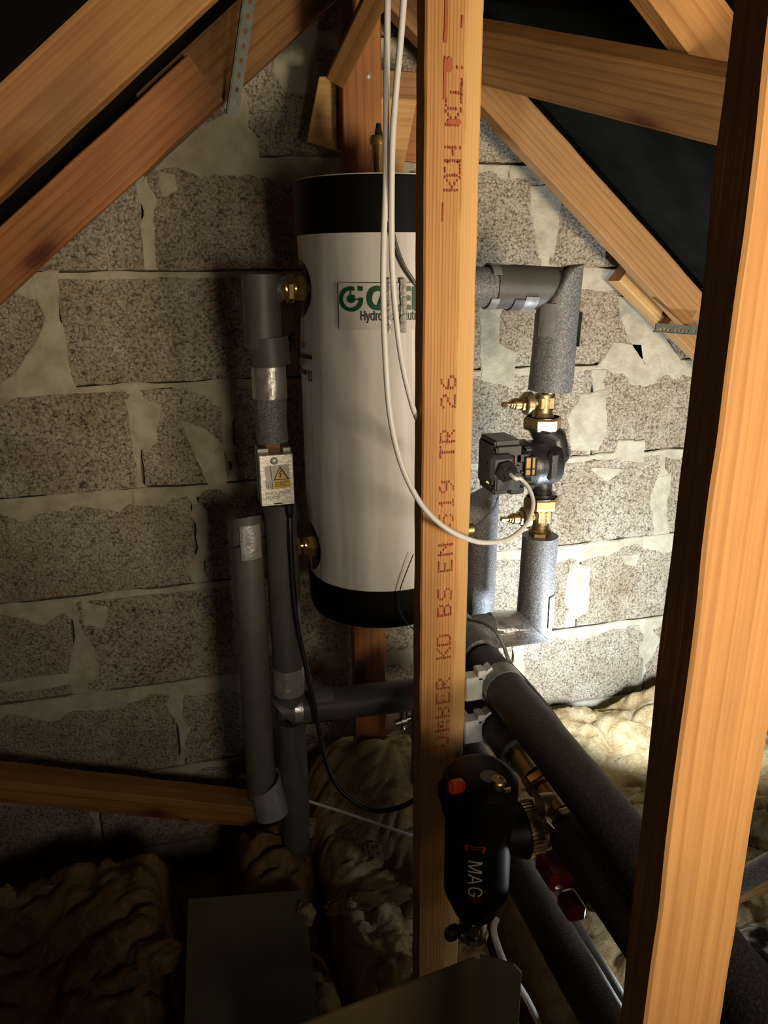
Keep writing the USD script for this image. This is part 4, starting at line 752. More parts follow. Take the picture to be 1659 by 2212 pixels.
part(pump, 'motor_housing', bbox((xb0 + 0.045, YP - 0.043, zm - 0.040), (xp - 0.044, YP + 0.038, zm + 0.034), 0.006), MAT['pump_black'], 20)
part(pump, 'housing_rib', bbox((xb0 + 0.04, YP - 0.047, zm + 0.010), (xp - 0.052, YP - 0.03, zm + 0.030), 0.003), MAT['pump_black'], 20)
part(pump, 'housing_rib', bbox((xb0 + 0.03, YP - 0.046, zm - 0.052), (xp - 0.060, YP - 0.03, zm - 0.036), 0.003), MAT['pump_black'], 20)
lx = xb0 - 0.0032
part(pump, 'indicator_lamp', bbox((lx - 0.0005, YP - 0.020, cz0_ + 0.0185), (lx + 0.001, YP - 0.008, cz0_ + 0.0215), 0.0003), MAT['green_led'], False, label='tiny lit green-yellow indicator')
part(pump, 'button_mark', bbox((lx - 0.0004, YP - 0.029, cz0_ + 0.016), (lx + 0.001, YP - 0.024, cz0_ + 0.022), 0.0003), MAT['pump_black'], False)
part(pump, 'screw_hole', lathe([(0, 0.0035), (0.0006, 0.0035), (0.0006, 0.0)], (lx + 0.0004, YP - 0.012, zm + 0.006), (-1, 0.0, 0), 20), MAT['black_foam'], 20)
gx, gz = P(1083, 1010, YP - 0.06)[0], P(1083, 1012, YP - 0.06)[2]
part(pump, 'plug_block', bbox((gx - 0.022, YP - 0.066, gz - 0.022), (gx + 0.026, YP - 0.040, gz + 0.026), 0.007), MAT['pump_grey'], 20, label='dark grey plug block on the front')
part(pump, 'plug_seal', bbox((gx + 0.0265, YP - 0.062, gz - 0.006), (gx + 0.0285, YP - 0.044, gz + 0.022), 0.0005), MAT['red_plastic'], 20, label='thin red seal')
gl = np.array([gx + 0.004, YP - 0.066, gz - 0.002]); gd = unit((0.25, -1, -0.25))
part(pump, 'cable_gland', cat(lathe([(0, 0.0195), (0.002, 0.021), (0.012, 0.021), (0.014, 0.019)], gl, gd, 6, 0.2), lathe([(0.012, 0.0135), (0.019, 0.0115), (0.019, 0.0)], gl, gd, 24)), MAT['pump_black'], 20, label='black hexagon cable gland')
rx, rz = P(1147, 1008, YP - 0.05)[0], P(1147, 1008, YP - 0.05)[2]
part(pump, 'rating_plate', cat(bbox((rx - 0.013, YP - 0.052, rz - 0.020), (rx + 0.012, YP - 0.046, rz - 0.017), 0.0008), bbox((rx - 0.013, YP - 0.052, rz + 0.017), (rx + 0.012, YP - 0.046, rz + 0.020), 0.0008), bbox((rx - 0.013, YP - 0.052, rz - 0.020), (rx - 0.010, YP - 0.046, rz + 0.02), 0.0008), bbox((rx + 0.0005, YP - 0.052, rz - 0.02), (rx + 0.003, YP - 0.046, rz + 0.02), 0.0008), bbox((rx + 0.010, YP - 0.052, rz - 0.02), (rx + 0.012, YP - 0.046, rz + 0.02), 0.0008)), MAT['pump_black'], 20, label='black window frame over the bright motor windings')
part(pump, 'winding_plate', bbox((rx - 0.012, YP - 0.0485, rz - 0.018), (rx + 0.011, YP - 0.044, rz + 0.018), 0.0008), MAT['brass_bright'], 20, label='metal seen through the window')
for k_, (dx, dz, sx_, sz_) in enumerate(((-0.028, 0.002, 0.010, 0.006), (-0.030, -0.012, 0.012, 0.006), (-0.018, -0.010, 0.006, 0.005), (-0.006, 0.034, 0.012, 0.006), (-0.01, -0.030, 0.014, 0.005), (0.004, -0.04, 0.012, 0.008))):
    part(pump, 'clip_lug', bbox((rx + dx - sx_ / 2, YP - 0.051, rz + dz - sz_ / 2), (rx + dx + sx_ / 2, YP - 0.040, rz + dz + sz_ / 2), 0.001), MAT['pump_black'], 20)
# ---- lower lagging
low = thing('lagged_pipe', 'lagged pipe elbow below the lower brass valve on the right', 'pipe', (XL, YP, 0.70))
zl0 = P(1160, 1156)[2]; zl1 = P(1150, 1352)[2]
part(low, 'pipe_sleeve', lag((XL, YP - 0.002, zl1), (XL + 0.003, YP - 0.002, zl0), 0.0385, nA=unit((1, 0, 1)), n=52, seed=15, R2=0.0365, rough=0.0009), MAT['foam'], 40, label='speckled grey upright foam sleeve')
part(low, 'pipe_sleeve', lag((0.520, YP, zl1 + 0.004), (XL - 0.001, YP - 0.002, zl1), 0.0370, nB=unit((1, 0, 1)), n=48, seed=16, rough=0.0009), MAT['foam'], 40, label='speckled grey level foam sleeve')
part(low, 'tape_band', band((0.520, YP, zl1 + 0.004), (XL, YP, zl1), 0.0374, P(1060, 1350)[0] - 0.52, P(1127, 1350)[0] - 0.52, seed=31), MAT['tape_silver'], 30, label='shiny tape band round the level sleeve')
part(low, 'tape_patch', band((XL, YP - 0.002, zl1), (XL, YP - 0.002, zl0), 0.0385, 0.010, 0.080, a0=20, a1=72, lift=0.002, seed=32), MAT['tape_silver'], 30, label='bright tape patch at the corner')
part(low, 'copper_pipe', cyl((XL, YP, zl0 - 0.015), (XL, YP, zl0 + 0.012), 0.0125), MAT['copper'], 30)
# ---- thick pipe against the wall
xt = at(1041, 1200, Y=-0.12)[0]; ztk = at(1050, 1085, Y=-0.12)[2]
back = thing('lagged_pipe', 'thick dark lagged pipe standing behind the pump pipework, close to the wall', 'pipe', (xt, -0.12, 0.4))
part(back, 'pipe_sleeve', lag((xt, -0.12, 0.40), (xt, -0.12, ztk), 0.0335, nB=unit((-0.9, -0.3, 0.8)), n=44, seed=17), MAT['foam'], 40, label='upright dark sleeve')
part(back, 'pipe_sleeve', lag((xt - 0.10, -0.155, ztk - 0.030), (xt, -0.12, ztk - 0.002), 0.0335, nB=unit((0.9, 0.3, -0.8)), n=44, seed=18), MAT['foam'], 40, label='mitred sleeve turning left behind the post')

# ================================================================== pipes running beside the post towards the viewer
XP = 0.447
def px3(u, v, X=XP): return at(u, v, X=X)
pA, pB, pC = px3(1060, 1447), px3(1315, 1780), px3(1180, 1605)
z_big = (pA[2] + pB[2]) / 2
bigp = thing('lagged_pipe', 'thickest shade-darkened lagged pipe running down to the right past the near post', 'pipe', (XP, -0.95, z_big))
y_j = px3(1045, 1392)[1] + 0.02
part(bigp, 'pipe_sleeve', lag((XP, pA[1] - 0.0 + 0.028, z_big + 0.004), (XP, -1.62, z_big - 0.006), 0.0315, n=56, seed=41, rough=0.0008), MAT['foam_shaded'], 40, label='long shade-darkened foam sleeve')
part(bigp, 'pipe_sleeve', lag((XP - 0.004, -0.35, z_big + 0.010), (XP, pA[1] + 0.040, z_big + 0.008), 0.0315, n=48, seed=42, rough=0.0012), MAT['foam'], 40, label='grey sleeve length with a ragged pale end')
part(bigp, 'tape_band', band((XP, pA[1] + 0.03, z_big + 0.004), (XP, -1.62, z_big - 0.006), 0.0318, 0.062, 0.092, seed=43), MAT['tape_gray'], 30, label='grey plastic tape ring')
q1, q2, q3 = px3(1065, 1560), px3(1140, 1650), px3(1320, 1925)
z_2 = q2[2] - 0.004
second = thing('lagged_pipe', 'middle shade-darkened lagged pipe below the thickest one, broken by brass fittings', 'pipe', (XP, -0.9, z_2))
part(second, 'pipe_sleeve', lag((XP, -0.36, z_2 + 0.006), (XP, q2[1] + 0.028, z_2), 0.0300, n=48, seed=44, rough=0.0012), MAT['foam_shaded'], 40, label='far shade-darkened foam sleeve')
r0 = px3(1245, 1860)
part(second, 'pipe_sleeve', lag((XP, r0[1] + 0.01, z_2 - 0.006), (XP, -1.62, z_2 - 0.010), 0.0330, n=52, seed=45, rough=0.0012), MAT['foam_shaded'], 40, label='near shade-darkened foam sleeve')
yb = q2[1] + 0.03
part(second, 'coupling', lathe([(0, 0.0125), (0.0, 0.0195), (0.006, 0.0205), (0.010, 0.0185), (0.050, 0.0185), (0.054, 0.0205), (0.060, 0.0205), (0.060, 0.013)], (XP, yb, z_2), (0, -1, 0), 36), MAT['brass_cast'], 30, label='long dull brass coupling')
part(second, 'hex_nut', hexnut((XP, yb, z_2), (0, -1, 0), -0.004, 0.010, 0.0225, 0.2), MAT['brass'], 20)
part(second, 'hex_nut', hexnut((XP, yb, z_2), (0, -1, 0), 0.064, 0.082, 0.0225, 0.5), MAT['brass'], 20, label='brass hexagon nut beside the black filter')
part(second, 'copper_pipe', cyl((XP, yb - 0.05, z_2), (XP, r0[1] - 0.01, z_2), 0.0115), MAT['copper'], 30)
part(second, 'tee_body', cat(lathe([(0, 0.0165), (0.05, 0.0165)], (XP, yb - 0.090, z_2), (0, -1, 0), 32), lathe([(0, 0.0165), (0.022, 0.0165)], (XP, yb - 0.115, z_2), (-1, 0, 0), 32)), MAT['brass_cast'], 30, label='brass tee joining the filter')
part(second, 'hex_nut', hexnut((XP, yb, z_2), (0, -1, 0), 0.145, 0.160, 0.0215, 0.1), MAT['brass'], 20)
part(second, 'hex_nut', hexnut((XP, yb, z_2), (0, -1, 0), 0.166, 0.180, 0.0215, 0.4), MAT['brass_cast'], 20)
t3a, t3b = px3(1030, 1640), px3(1250, 2105)
z_3 = px3(1130, 1905)[2] - 0.0
third = thing('lagged_pipe', 'lowest shade-darkened lagged pipe passing behind and under the black filter', 'pipe', (XP, -0.9, 0.56))
part(third, 'pipe_sleeve', lag((XP, -0.36, t3a[2] + 0.01), (XP, -0.74, t3a[2] - 0.012), 0.0290, n=44, seed=46), MAT['foam_shaded'], 40, label='far shade-darkened foam sleeve')
part(third, 'pipe_sleeve', lag((XP, -0.74, z_3 + 0.004), (XP, -1.60, t3b[2] - 0.008), 0.0290, n=48, seed=47), MAT['foam_shaded'], 40, label='near shade-darkened foam sleeve')
f4 = [at(1205, 1990, X=0.50), at(1300, 2170, X=0.50)]
fourth = thing('lagged_pipe', 'shade-darkened lagged pipe below the red valve handle at the bottom of the view', 'pipe', (0.5, -1.0, f4[0][2]))
part(fourth, 'pipe_sleeve', lag((0.50, -0.40, f4[0][2] + 0.01), (0.50, -1.60, f4[1][2]), 0.0290, n=48, seed=48), MAT['foam_shaded'], 40)
# white pipe clips on the post
def clip(label, X, Y, Z, R):
    c = thing('pipe_clip', label, 'pipe clip', (0.386, Y, Z), group=None)
    a = np.linspace(0.66 * np.pi, 1.34 * np.pi, 16); o_, i_ = R + 0.006, R + 0.001
    ringp = Polygon([(o_ * math.cos(t), o_ * math.sin(t)) for t in a] + [(i_ * math.cos(t), i_ * math.sin(t)) for t in a[::-1]])
    part(c, 'clip_ring', extrude(ringp, 0.018, basis((X, Y + 0.009, Z), (1, 0, 0), (0, 0, 1)) ), MAT['clip_white'], 20)
    part(c, 'clip_base', bbox((0.3865, Y - 0.012, Z - 0.020), (X - R - 0.0005, Y + 0.012, Z + 0.020), 0.002), MAT['clip_white'], 20)
    part(c, 'clip_hook', bbox((X - R * 1.30, Y - 0.012, Z + R * 0.45), (X - R * 0.88, Y + 0.010, Z + R * 0.95), 0.0015), MAT['clip_white'], 20)
clip('white plastic pipe clip holding the thickest pipe to the post', XP, -0.690, z_big + 0.004, 0.0315)
clip('white plastic pipe clip holding the middle pipe to the post', XP, -0.690, z_2 + 0.002, 0.0300)
clip('white plastic pipe clip holding the lowest pipe, just above the black filter', XP, -0.690, t3a[2] - 0.008, 0.0290)

# ================================================================== magnetic filter in front of the post
FY = -0.86; FX = at(1031, 1850, Y=FY)[0]; FR = 0.0455
def Fz(v, u=1030): return at(u, v, Y=FY - 0.04)[2]
zt_, zs_, zc_, zb_, zd_ = Fz(1708), Fz(1793), Fz(1972), Fz(2016), Fz(2070)
filt = thing('magnetic_filter', 'black magnetic filter canister with a red button and white lettering in front of the post', 'filter', (FX, FY, zd_))
O = (FX, FY, 0)
part(filt, 'body', lathe([(zb_ - 0.004, 0.0), (zb_ - 0.004, 0.026), (zb_, 0.030), (zc_ - 0.006, 0.042), (zc_ + 0.004, FR), (zs_, FR)], O, (0, 0, 1), 64), MAT['filter_black'], 30, label='matt black canister')
head = man(lathe([(zs_ - 0.004, FR), (zs_ - 0.002, FR + 0.005), (zs_ + 0.03, FR + 0.006), (zt_ - 0.016, FR + 0.005), (zt_ - 0.005, FR - 0.004), (zt_, FR - 0.016), (zt_, 0)], O, (0, 0, 1), 64)) + man(bbox((FX - 0.056, FY - 0.035, zs_ + 0.012), (FX + 0.02, FY + 0.02, zt_ - 0.008), 0.010))
part(filt, 'head', head, MAT['filter_black'], 30, label='black screw-on head')
part(filt, 'head_recess', lathe([(0, 0.014), (0.0012, 0.013), (0.0012, 0.0)], (FX + 0.006, FY - 0.018, zt_ - 0.0006), (0, 0, 1), 28), MAT['pump_black'], 30)
ub = at(987, 1700, Y=FY - 0.036)
part(filt, 'button', bbox(ub - yz(0.0110, 0.006, 0.010), ub + yz(0.0110, 0.010, 0.009), 0.005), MAT['red_plastic'], 30, label='red button on the head')
bs = at(1077, 1686, Z=zt_ + 0.004); 
part(filt, 'bleed_screw', cat(lathe([(-0.012, 0.0095), (0.000, 0.0100), (0.002, 0.0085), (0.002, 0.006), (0.0008, 0.006), (0.0008, 0.0)], bs, (0.1, -0.15, 1), 28), bbox(bs + yz(0.004, -0.012, -0.012), bs + yz(0.013, -0.007, -0.006), 0.001)), MAT['brass'], 20, label='small brass bleed screw')
# knurled union to the pipe
kz = at(1150, 1835, X=0.41)[2]; ko = np.array([FX + 0.02, FY, kz])
KR = 0.0385
part(filt, 'union_collar', lathe([(0.015, 0.030), (0.030, 0.034), (0.040, 0.0375), (0.044, 0.0375)], ko, (1, 0, 0), 48), MAT['filter_black'], 30, label='black collar of the side union')
a_ = np.linspace(0, 2 * np.pi, 44 * 4 + 1)[:-1]; rr = KR + 0.0012 * np.where((np.arange(len(a_)) % 4) < 2, 1, -1)
part(filt, 'knurled_ring', extrude(Polygon(np.column_stack([rr * np.cos(a_), rr * np.sin(a_)])), 0.019, basis(ko + yz(0.045, 0, 0), (0, 1, 0), (0, 0, 1))), MAT['brass'], 15, label='ribbed brass ring of the side union')
part(filt, 'valve_flange', cat(lathe([(0.064, 0.034), (0.072, 0.032), (0.076, 0.020)], ko, (1, 0, 0), 40), hull([ko + yz(0.066, s * 0.004, t * 0.028) for s in (-1, 1) for t in (-1, 1)] + [ko + yz(0.088, -0.055 + s * 0.006, t * 0.012) for s in (-1, 1) for t in (-1, 1)])), MAT['brass_cast'], 30, label='dull cast flange behind the ribbed ring')
# lettering, reading downwards
def fw(mesh, u, v, lift=0.0004):
    d = ray(u, v); o2 = CAM[:2] - np.array([FX, FY]); a = d[:2] @ d[:2]; b = 2 * o2 @ d[:2]; c = o2 @ o2 - FR * FR
    t = (-b - math.sqrt(max(b * b - 4 * a * c, 0))) / (2 * a); p = CAM + d * t; return wrap(mesh, (FX, FY), FR, math.atan2(p[1] - FY, p[0] - FX), p[2], lift, step=0.004)
def down(s, h, bold=False, sx=1.0): t = text(s, h, 0.0003, bold, sx); t.apply_transform(trimesh.transformations.rotation_matrix(-np.pi / 2, [0, 0, 1])); return t
for ch, v in (('M', 1855), ('A', 1886), ('G', 1911)): part(filt, 'white_letter', fw(down(ch, 0.0186), 1012, v), MAT['white_ink'], False, label=f'white letter {ch}')
part(filt, 'red_lettering', fw(down('ONE', 0.0175, True, 0.20), 1012, 1934), MAT['red_dark'], False, label='tiny dark red word')
br = shapely.LineString([(-0.011, 0.0035), (-0.0125, 0.0), (-0.011, -0.0035)]).buffer(0.0018).union(shapely.LineString([(0.011, 0.0035), (0.0125, 0.0), (0.011, -0.0035)]).buffer(0.0018)).union(shapely.LineString([(-0.009, 0.0035), (0.009, 0.0035)]).buffer(0.0006)).union(shapely.LineString([(-0.005, 0.0), (0.005, 0.0)]).buffer(0.0005))
part(filt, 'red_emblem', fw(extrude(br, 0.0003, np.eye(4)), 1026, 1834), MAT['red_plastic'], False, label='red bracket emblem')
# drain valve
part(filt, 'drain_valve', cat(lathe([(0, 0.0165), (-0.012, 0.0165), (-0.013, 0.0185), (-0.030, 0.0185), (-0.032, 0.012)], (FX - 0.002, FY, zb_ - 0.002), (0, 0, 1), 36), hexnut((FX - 0.002, FY, zb_), (0, 0, 1), -0.030, -0.018, 0.0195)), MAT['chrome'], 25, label='chromed drain valve')
part(filt, 'drain_cap', lathe([(-0.032, 0.010), (-0.036, 0.021), (-0.044, 0.022), (-0.047, 0.018), (-0.047, 0)], (FX - 0.002, FY, zb_ - 0.002), (0, 0, 1), 10), MAT['chrome'], 20, label='ridged cap on the drain')
part(filt, 'drain_tap', cat(lathe([(0, 0.007), (0.018, 0.007), (0.020, 0.010), (0.028, 0.010)], (FX - 0.015, FY - 0.012, zb_ - 0.016), (-1, -0.25, 0.15), 20), bbox((FX - 0.052, FY - 0.028, zb_ - 0.022), (FX - 0.036, FY - 0.012, zb_ - 0.004), 0.004)), MAT['pump_black'], 25, label='small black side tap')
# red lever valve under the filter's union
ra = at(1208, 1895, X=0.44)
red = thing('lever_valve', 'dark red lever valve between the shade-darkened pipes to the right of the filter', 'valve', ra)
part(red, 'body', cat(cyl(ra + yz(0.03, 0.05, 0), ra + yz(0.03, -0.05, 0), 0.018)), MAT['brass_cast'], 30)
part(red, 'handle', cat(bbox(ra + yz(-0.022, -0.020, -0.006), ra + yz(0.022, 0.032, 0.022), 0.005), bbox(ra + yz(-0.010, -0.050, -0.030), ra + yz(0.016, -0.012, -0.008), 0.005)), MAT['red_dark'], 25, label='dark red plastic handle')
part(red, 'handle_screw', lathe([(0, 0.006), (0.002, 0.0055), (0.003, 0)], ra + yz(-0.012, -0.022, 0.006), (-0.3, -1, 0.2), 16), MAT['chrome'], 25)

# drop pipe and drain under the level sleeve, beside the post
part(flow, 'pipe_sleeve', lag((0.452, YP, 0.30), (0.452, YP, hB[2] - 0.02), 0.026, n=32, seed=51), MAT['sleeve'], 40, label='short upright sleeve half hidden by the post')
dk = P(872, 1556, -0.29)
part(flow, 'drain_elbow', cat(lathe([(-0.020, 0.009), (-0.006, 0.009), (-0.006, 0.012), (0.006, 0.012), (0.006, 0.008), (0.020, 0.008)], dk, (1, 0, 0.25), 20), lathe([(0, 0.006), (0.014, 0.006), (0.014, 0.010), (0.018, 0.010)], dk, (-0.2, -0.4, -1), 16), lathe([(0, 0.009), (0.030, 0.009)], dk, (0, 0, 1), 16)), MAT['chrome'], 25, label='bright drain fitting below the level sleeve')

# ================================================================== mineral wool
def ridged(p, seed=0): return 1 - np.abs(2 * meshkit.noise(p, seed) - 1)
def quilt(name, label, x0, x1, y0, y1, zf, m, res=0.009, seed=0, amp=1.0, edge_r=0.06, base=0.004):
    nx, ny = int((x1 - x0) / res), int((y1 - y0) / res)
    x, y = np.meshgrid(np.linspace(x0, x1, nx), np.linspace(y0, y1, ny), indexing='ij')
    p = np.stack([x, y, np.full_like(x, seed * 7.7)], -1)
    wp = p + 0.09 * np.stack([meshkit.fbm(p * 5, 2, 1) - 0.5, meshkit.fbm(p * 5, 2, 2) - 0.5, 0 * x], -1)
    cr = lambda q, k: (1 - np.abs(2 * meshkit.fbm(q, 2, k) - 1)) ** 7
    h = 0.060 * (meshkit.fbm(wp * 4, 2, 3) - 0.5) + 0.030 * (meshkit.fbm(wp * np.array([9, 15, 1]), 3, 12) - 0.5) - 0.030 * cr(wp * np.array([5, 9, 1]), 5) - 0.016 * cr(wp * np.array([13, 21, 1]), 6) - 0.007 * cr(wp * np.array([30, 44, 1]), 7) + 0.007 * (meshkit.fbm(p * 60, 3, 4) - 0.5) + 0.012
    z = zf(x, y) + amp * h
    e = np.minimum(np.minimum(x - x0, x1 - x), np.minimum(y - y0, y1 - y)) + 0.012 * (meshkit.fbm(p * 11, 2, 8) - 0.5)
    t = np.clip(e / edge_r, 0, 1); z = base + (z - base) * np.sqrt(np.clip(1 - (1 - t) ** 2, 0, 1))
    ex = 0.020 * (meshkit.fbm(p * 15 + 9, 2, 9) - 0.5) * (1 - t); X_, Y_ = x + ex, y + ex
    v = np.stack([X_, Y_, z], -1).reshape(-1, 3); i, j = np.meshgrid(np.arange(nx - 1), np.arange(ny - 1), indexing='ij')
    q = np.stack([i * ny + j, (i + 1) * ny + j, (i + 1) * ny + j + 1, i * ny + j + 1], -1).reshape(-1, 4)
    return solo(name, label, 'insulation', (v, q), m, True, base=((x0 + x1) / 2, (y0 + y1) / 2, 0.0))
quilt('insulation_quilt', 'bright crumpled mineral wool quilt lit by an unseen lamp on the right, below the block wall', 0.505, 2.3, -1.75, -0.060, lambda x, y: 0.335 + 0.065 * np.exp(-((y + 0.17) / 0.09) ** 2) + 0.02 * np.exp(-((x - 1.16) / 0.10) ** 2 - ((y + 0.15) / 0.12) ** 2) + 0.05 * np.clip((x - 1.3), 0, 1) - 0.10 * np.clip(-0.55 - y, 0, 1) , MAT['wool'], seed=1, res=0.0075, edge_r=0.05)
quilt('insulation_quilt', 'heap of mineral wool between the left pipes and the stamped post', 0.195, 0.50, -1.0, -0.052, lambda x, y: 0.27 + 0.16 * np.exp(-((x - 0.42) / 0.16) ** 2 - ((y + 0.20) / 0.20) ** 2) + 0.02 * np.sin(x * 30 + y * 12) - 0.05 * np.clip(-0.5 - y, 0, 1), MAT['wool_heap_lit'], seed=2, res=0.0075, edge_r=0.05, amp=1.1)
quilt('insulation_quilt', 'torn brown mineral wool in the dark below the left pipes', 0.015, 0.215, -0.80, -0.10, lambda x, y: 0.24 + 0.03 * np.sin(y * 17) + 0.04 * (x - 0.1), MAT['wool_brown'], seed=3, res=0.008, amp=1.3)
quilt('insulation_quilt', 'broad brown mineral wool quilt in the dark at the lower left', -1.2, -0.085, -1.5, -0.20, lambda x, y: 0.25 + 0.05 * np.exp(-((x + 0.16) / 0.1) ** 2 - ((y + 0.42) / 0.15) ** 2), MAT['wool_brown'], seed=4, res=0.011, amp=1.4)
def tuft(label, u, v, z, s, seed, m='wool'):
    c = at(u, v, Z=z); t = trimesh.creation.icosphere(4, 1.0); d = t.vertices.copy()
    r = 0.55 + 0.9 * meshkit.fbm(d * 1.7 + seed * 5.1, 3) * (0.7 + 0.6 * ridged(d * 3 + seed, 2)); t.vertices = d * r[:, None] * np.array(s)
    solo('wool_tuft', label, 'insulation', (t.vertices + c, t.faces), MAT[m], True)
tuft('pale torn tuft of wool at the foot of the outermost left pipe', 648, 1790, 0.30, (0.032, 0.024, 0.026), 1)
tuft('pale torn tuft of wool in the middle of the floor, left of the stamped post', 800, 1850, 0.27, (0.030, 0.024, 0.036), 2)
tuft('curled tuft of wool lying above the pale ragged tuft near the stamped post', 770, 1815, 0.28, (0.040, 0.030, 0.022), 3)
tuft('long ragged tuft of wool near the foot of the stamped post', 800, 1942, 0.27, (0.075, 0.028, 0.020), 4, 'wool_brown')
tuft('small tuft of wool at the right corner of the grey board', 660, 1975, 0.29, (0.016, 0.014, 0.022), 5)
tuft('small pale scrap of wool at the left edge of the view', 12, 1935, 0.30, (0.016, 0.015, 0.020), 6)
tuft('tiny pale scrap of wool in the dark in front of the long timber', 400, 1787, 0.29, (0.014, 0.010, 0.007), 7)
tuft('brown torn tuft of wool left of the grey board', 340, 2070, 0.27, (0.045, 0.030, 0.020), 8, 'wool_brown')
# ---- board, sheet, sack
bz = 0.300
q_ = [at(407, 1942, Z=bz), at(656, 1923, Z=bz), at(690, 2212, Z=bz), at(398, 2212, Z=bz)]
d1 = q_[2] - q_[1]; d2 = q_[3] - q_[0]
poly = Polygon([q_[0][:2], q_[1][:2], (q_[2] + 0.6 * d1)[:2], (q_[3] + 0.6 * d2)[:2]])
solo('floor_board', 'dark greenish board laid over the wool towards the viewer at the bottom left', 'board', extrude(poly, 0.018, basis((0, 0, bz - 0.018), (1, 0, 0), (0, 1, 0))), MAT['board_green'], False)
ez = 0.44
e0, e1, e2 = at(690, 2195, Z=ez), at(1038, 2060, Z=ez), at(1128, 2085, Z=ez)
sh = thing('folded_sheet', 'folded brown card sheet standing on edge below the black filter', 'cardboard', (*e1[:2], 0.16))
def wall_sheet(a, b, z0, z1, t=0.004):
    a, b = np.array(a), np.array(b); d = unit((b - a) * [1, 1, 0]); M = basis((a[0], a[1], 0), d, (0, 0, 1)); L = np.linalg.norm((b - a)[:2])
    return extrude(Polygon([(0, z0), (L, z0), (L, z1 - 0.012), (L - 0.012, z1), (0, z1)]), t, M)
e0 = e1 + (e0 - e1) * 1.3
part(sh, 'side', wall_sheet(e0, e1, 0.16, ez), MAT['cardboard'], False); part(sh, 'side', wall_sheet(e1, e2, 0.16, ez), MAT['tan_sheet'], False, label='paler return of the sheet')
sc_ = at(1665, 2190, Z=0.40); t = trimesh.creation.icosphere(5, 1.0); d = t.vertices.copy()
r = 0.75 + 0.5 * meshkit.fbm(d * 1.6 + 3, 3) + 0.10 * ridged(d * 4, 3); t.vertices = d * r[:, None] * np.array([0.11, 0.11, 0.10])
solo('plastic_sack', 'glossy black plastic sack at the bottom right corner', 'sack', (t.vertices + sc_, t.faces), MAT['sack'], True)
o1, o2 = at(1615, 1895, Z=0.42), at(1760, 1815, Z=0.42)
rp = thing('lagged_pipe', 'short length of dark grey lagged pipe beyond the near post at the right edge', 'pipe', (o1 + o2) / 2)
part(rp, 'pipe_sleeve', lag(o1 - unit(o2 - o1) * 0.25, o2 + unit(o2 - o1) * 0.3, 0.020, n=32, seed=61), MAT['foam'], 40)
w1, w2_ = at(1600, 1925, Z=0.42), at(1760, 1862, Z=0.42)
tim('timber_offcut', 'pale splintered timber offcut at the right edge beyond the near post', w1, w2_, (0, 0, -1), 0.030, 0.05, 'wood_pale', 'timber', warp=0.003)

# ================================================================== cables
def run(pts): return [at(u, v, Y=y) for u, v, y in pts]
def cable(name, label, pts, r, m, n=14, ct='cable', group=None): return solo(name, label, ct, tube(spline(pts, n), r, 12), MAT[m], True, base=pts[-1], group=group)
gp_ = gl + gd * 0.016
cable('pump_cable', 'white cable hanging in front of the tank and looping across the post to the pump', run([(838, -60, -0.745), (836, 100, -0.745), (834, 250, -0.745), (833, 400, -0.745), (829, 520, -0.745), (828, 640, -0.745), (833, 780, -0.745), (843, 900, -0.745), (866, 1000, -0.745), (905, 1082, -0.745), (950, 1131, -0.745), (1002, 1161, -0.735), (1050, 1172, -0.66), (1100, 1163, -0.56), (1138, 1130, -0.48), (1152, 1090, -0.44), (1143, 1055, -0.41), (1124, 1034, -0.39)]) + [gp_ + gd * 0.02, gp_], 0.0038, 'cable_white')
cable('white_cable', 'white cable from above passing behind the stamped post beside the pump cable', run([(876, -60, -0.79), (866, 80, -0.775), (855, 200, -0.762), (848, 300, -0.756), (846, 400, -0.752), (846, 500, -0.745), (848, 590, -0.735), (856, 690, -0.725), (868, 780, -0.715), (886, 860, -0.700), (905, 915, -0.662), (930, 965, -0.610), (965, 1010, -0.560)]), 0.0037, 'cable_white')
gpts = []
for u, v in ((838, 470), (850, 505), (860, 540), (874, 575), (892, 603), (906, 620)):
    th, z = on_tank(u, v, TR + 0.010); gpts.append(np.array([TC[0] + (TR + 0.010) * math.cos(th), TC[1] + (TR + 0.010) * math.sin(th), z]))
gpts += [gpts[-1] + yz(0.05, -0.02, -0.03), gpts[-1] + yz(0.10, 0.01, -0.04)]
cable('sensor_cable', 'thin grey sensor cable curving over the front of the tank beside the green word', gpts, 0.0026, 'cable_grey')
kp = []
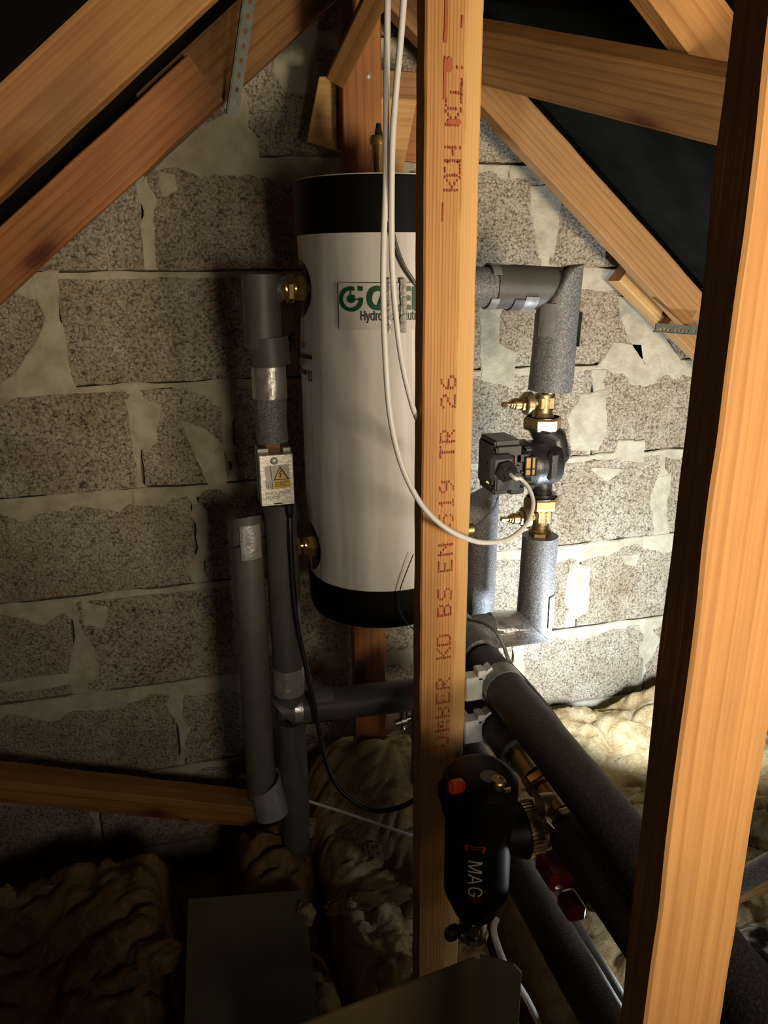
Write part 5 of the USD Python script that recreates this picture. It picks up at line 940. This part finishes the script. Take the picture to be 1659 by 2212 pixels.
for u, v, l in ((893, 1197, 0.016), (880, 1230, 0.014), (866, 1268, 0.012), (861, 1300, 0.012), (868, 1330, 0.014), (885, 1352, 0.020), (905, 1368, 0.03)):
    th, z = on_tank(u, v, TR + l); kp.append(np.array([TC[0] + (TR + l) * math.cos(th), TC[1] + (TR + l) * math.sin(th), z]))
cable('cable_tie', 'thin black wire standing against the foot of the tank beside the post', kp, 0.0009, 'cable_black')
cable('valve_cable', 'black cable hanging from the motor valve and looping over the wool to the post', [g0 + yz(0, 0, -0.022)] + run([(627, 1160, -0.333), (631, 1240, -0.334), (640, 1330, -0.338), (655, 1410, -0.343), (672, 1490, -0.352), (688, 1570, -0.36), (703, 1640, -0.37), (724, 1690, -0.38), (762, 1730, -0.40), (812, 1751, -0.42), (860, 1745, -0.44), (898, 1727, -0.46), (950, 1690, -0.50)]), 0.0052, 'cable_black')
cable('floor_cable', 'dim white cable lying over the wool from the left pipe to the post', [at(u, v, Z=z) for u, v, z in ((612, 1700, 0.40), (640, 1720, 0.375), (690, 1738, 0.37), (750, 1757, 0.37), (810, 1778, 0.365), (868, 1798, 0.36), (920, 1812, 0.35))], 0.0030, 'cable_white')
cable('drain_hose', 'pale flexible tube hanging below the black filter to the bottom edge of the view', [at(u, v, Y=y) for u, v, y in ((1072, 1985, -0.80), (1066, 2005, -0.80), (1074, 2040, -0.79), (1092, 2085, -0.785), (1118, 2125, -0.78), (1142, 2165, -0.78), (1165, 2215, -0.785), (1190, 2290, -0.80))], 0.0055, 'cable_white')
pr = [px3(1012, 1338, XP - 0.01), px3(1045, 1346, XP), px3(1072, 1365, XP + 0.01), px3(1088, 1395, XP + 0.02), px3(1102, 1432, XP + 0.03), px3(1140, 1475, XP + 0.032), px3(1190, 1535, XP + 0.034), px3(1235, 1600, XP + 0.034), px3(1275, 1655, XP + 0.034), px3(1310, 1695, XP + 0.034)]
cable('sensor_cable', 'thin grey sensor cable taped along the top of the thickest pipe', pr, 0.0030, 'cable_grey')
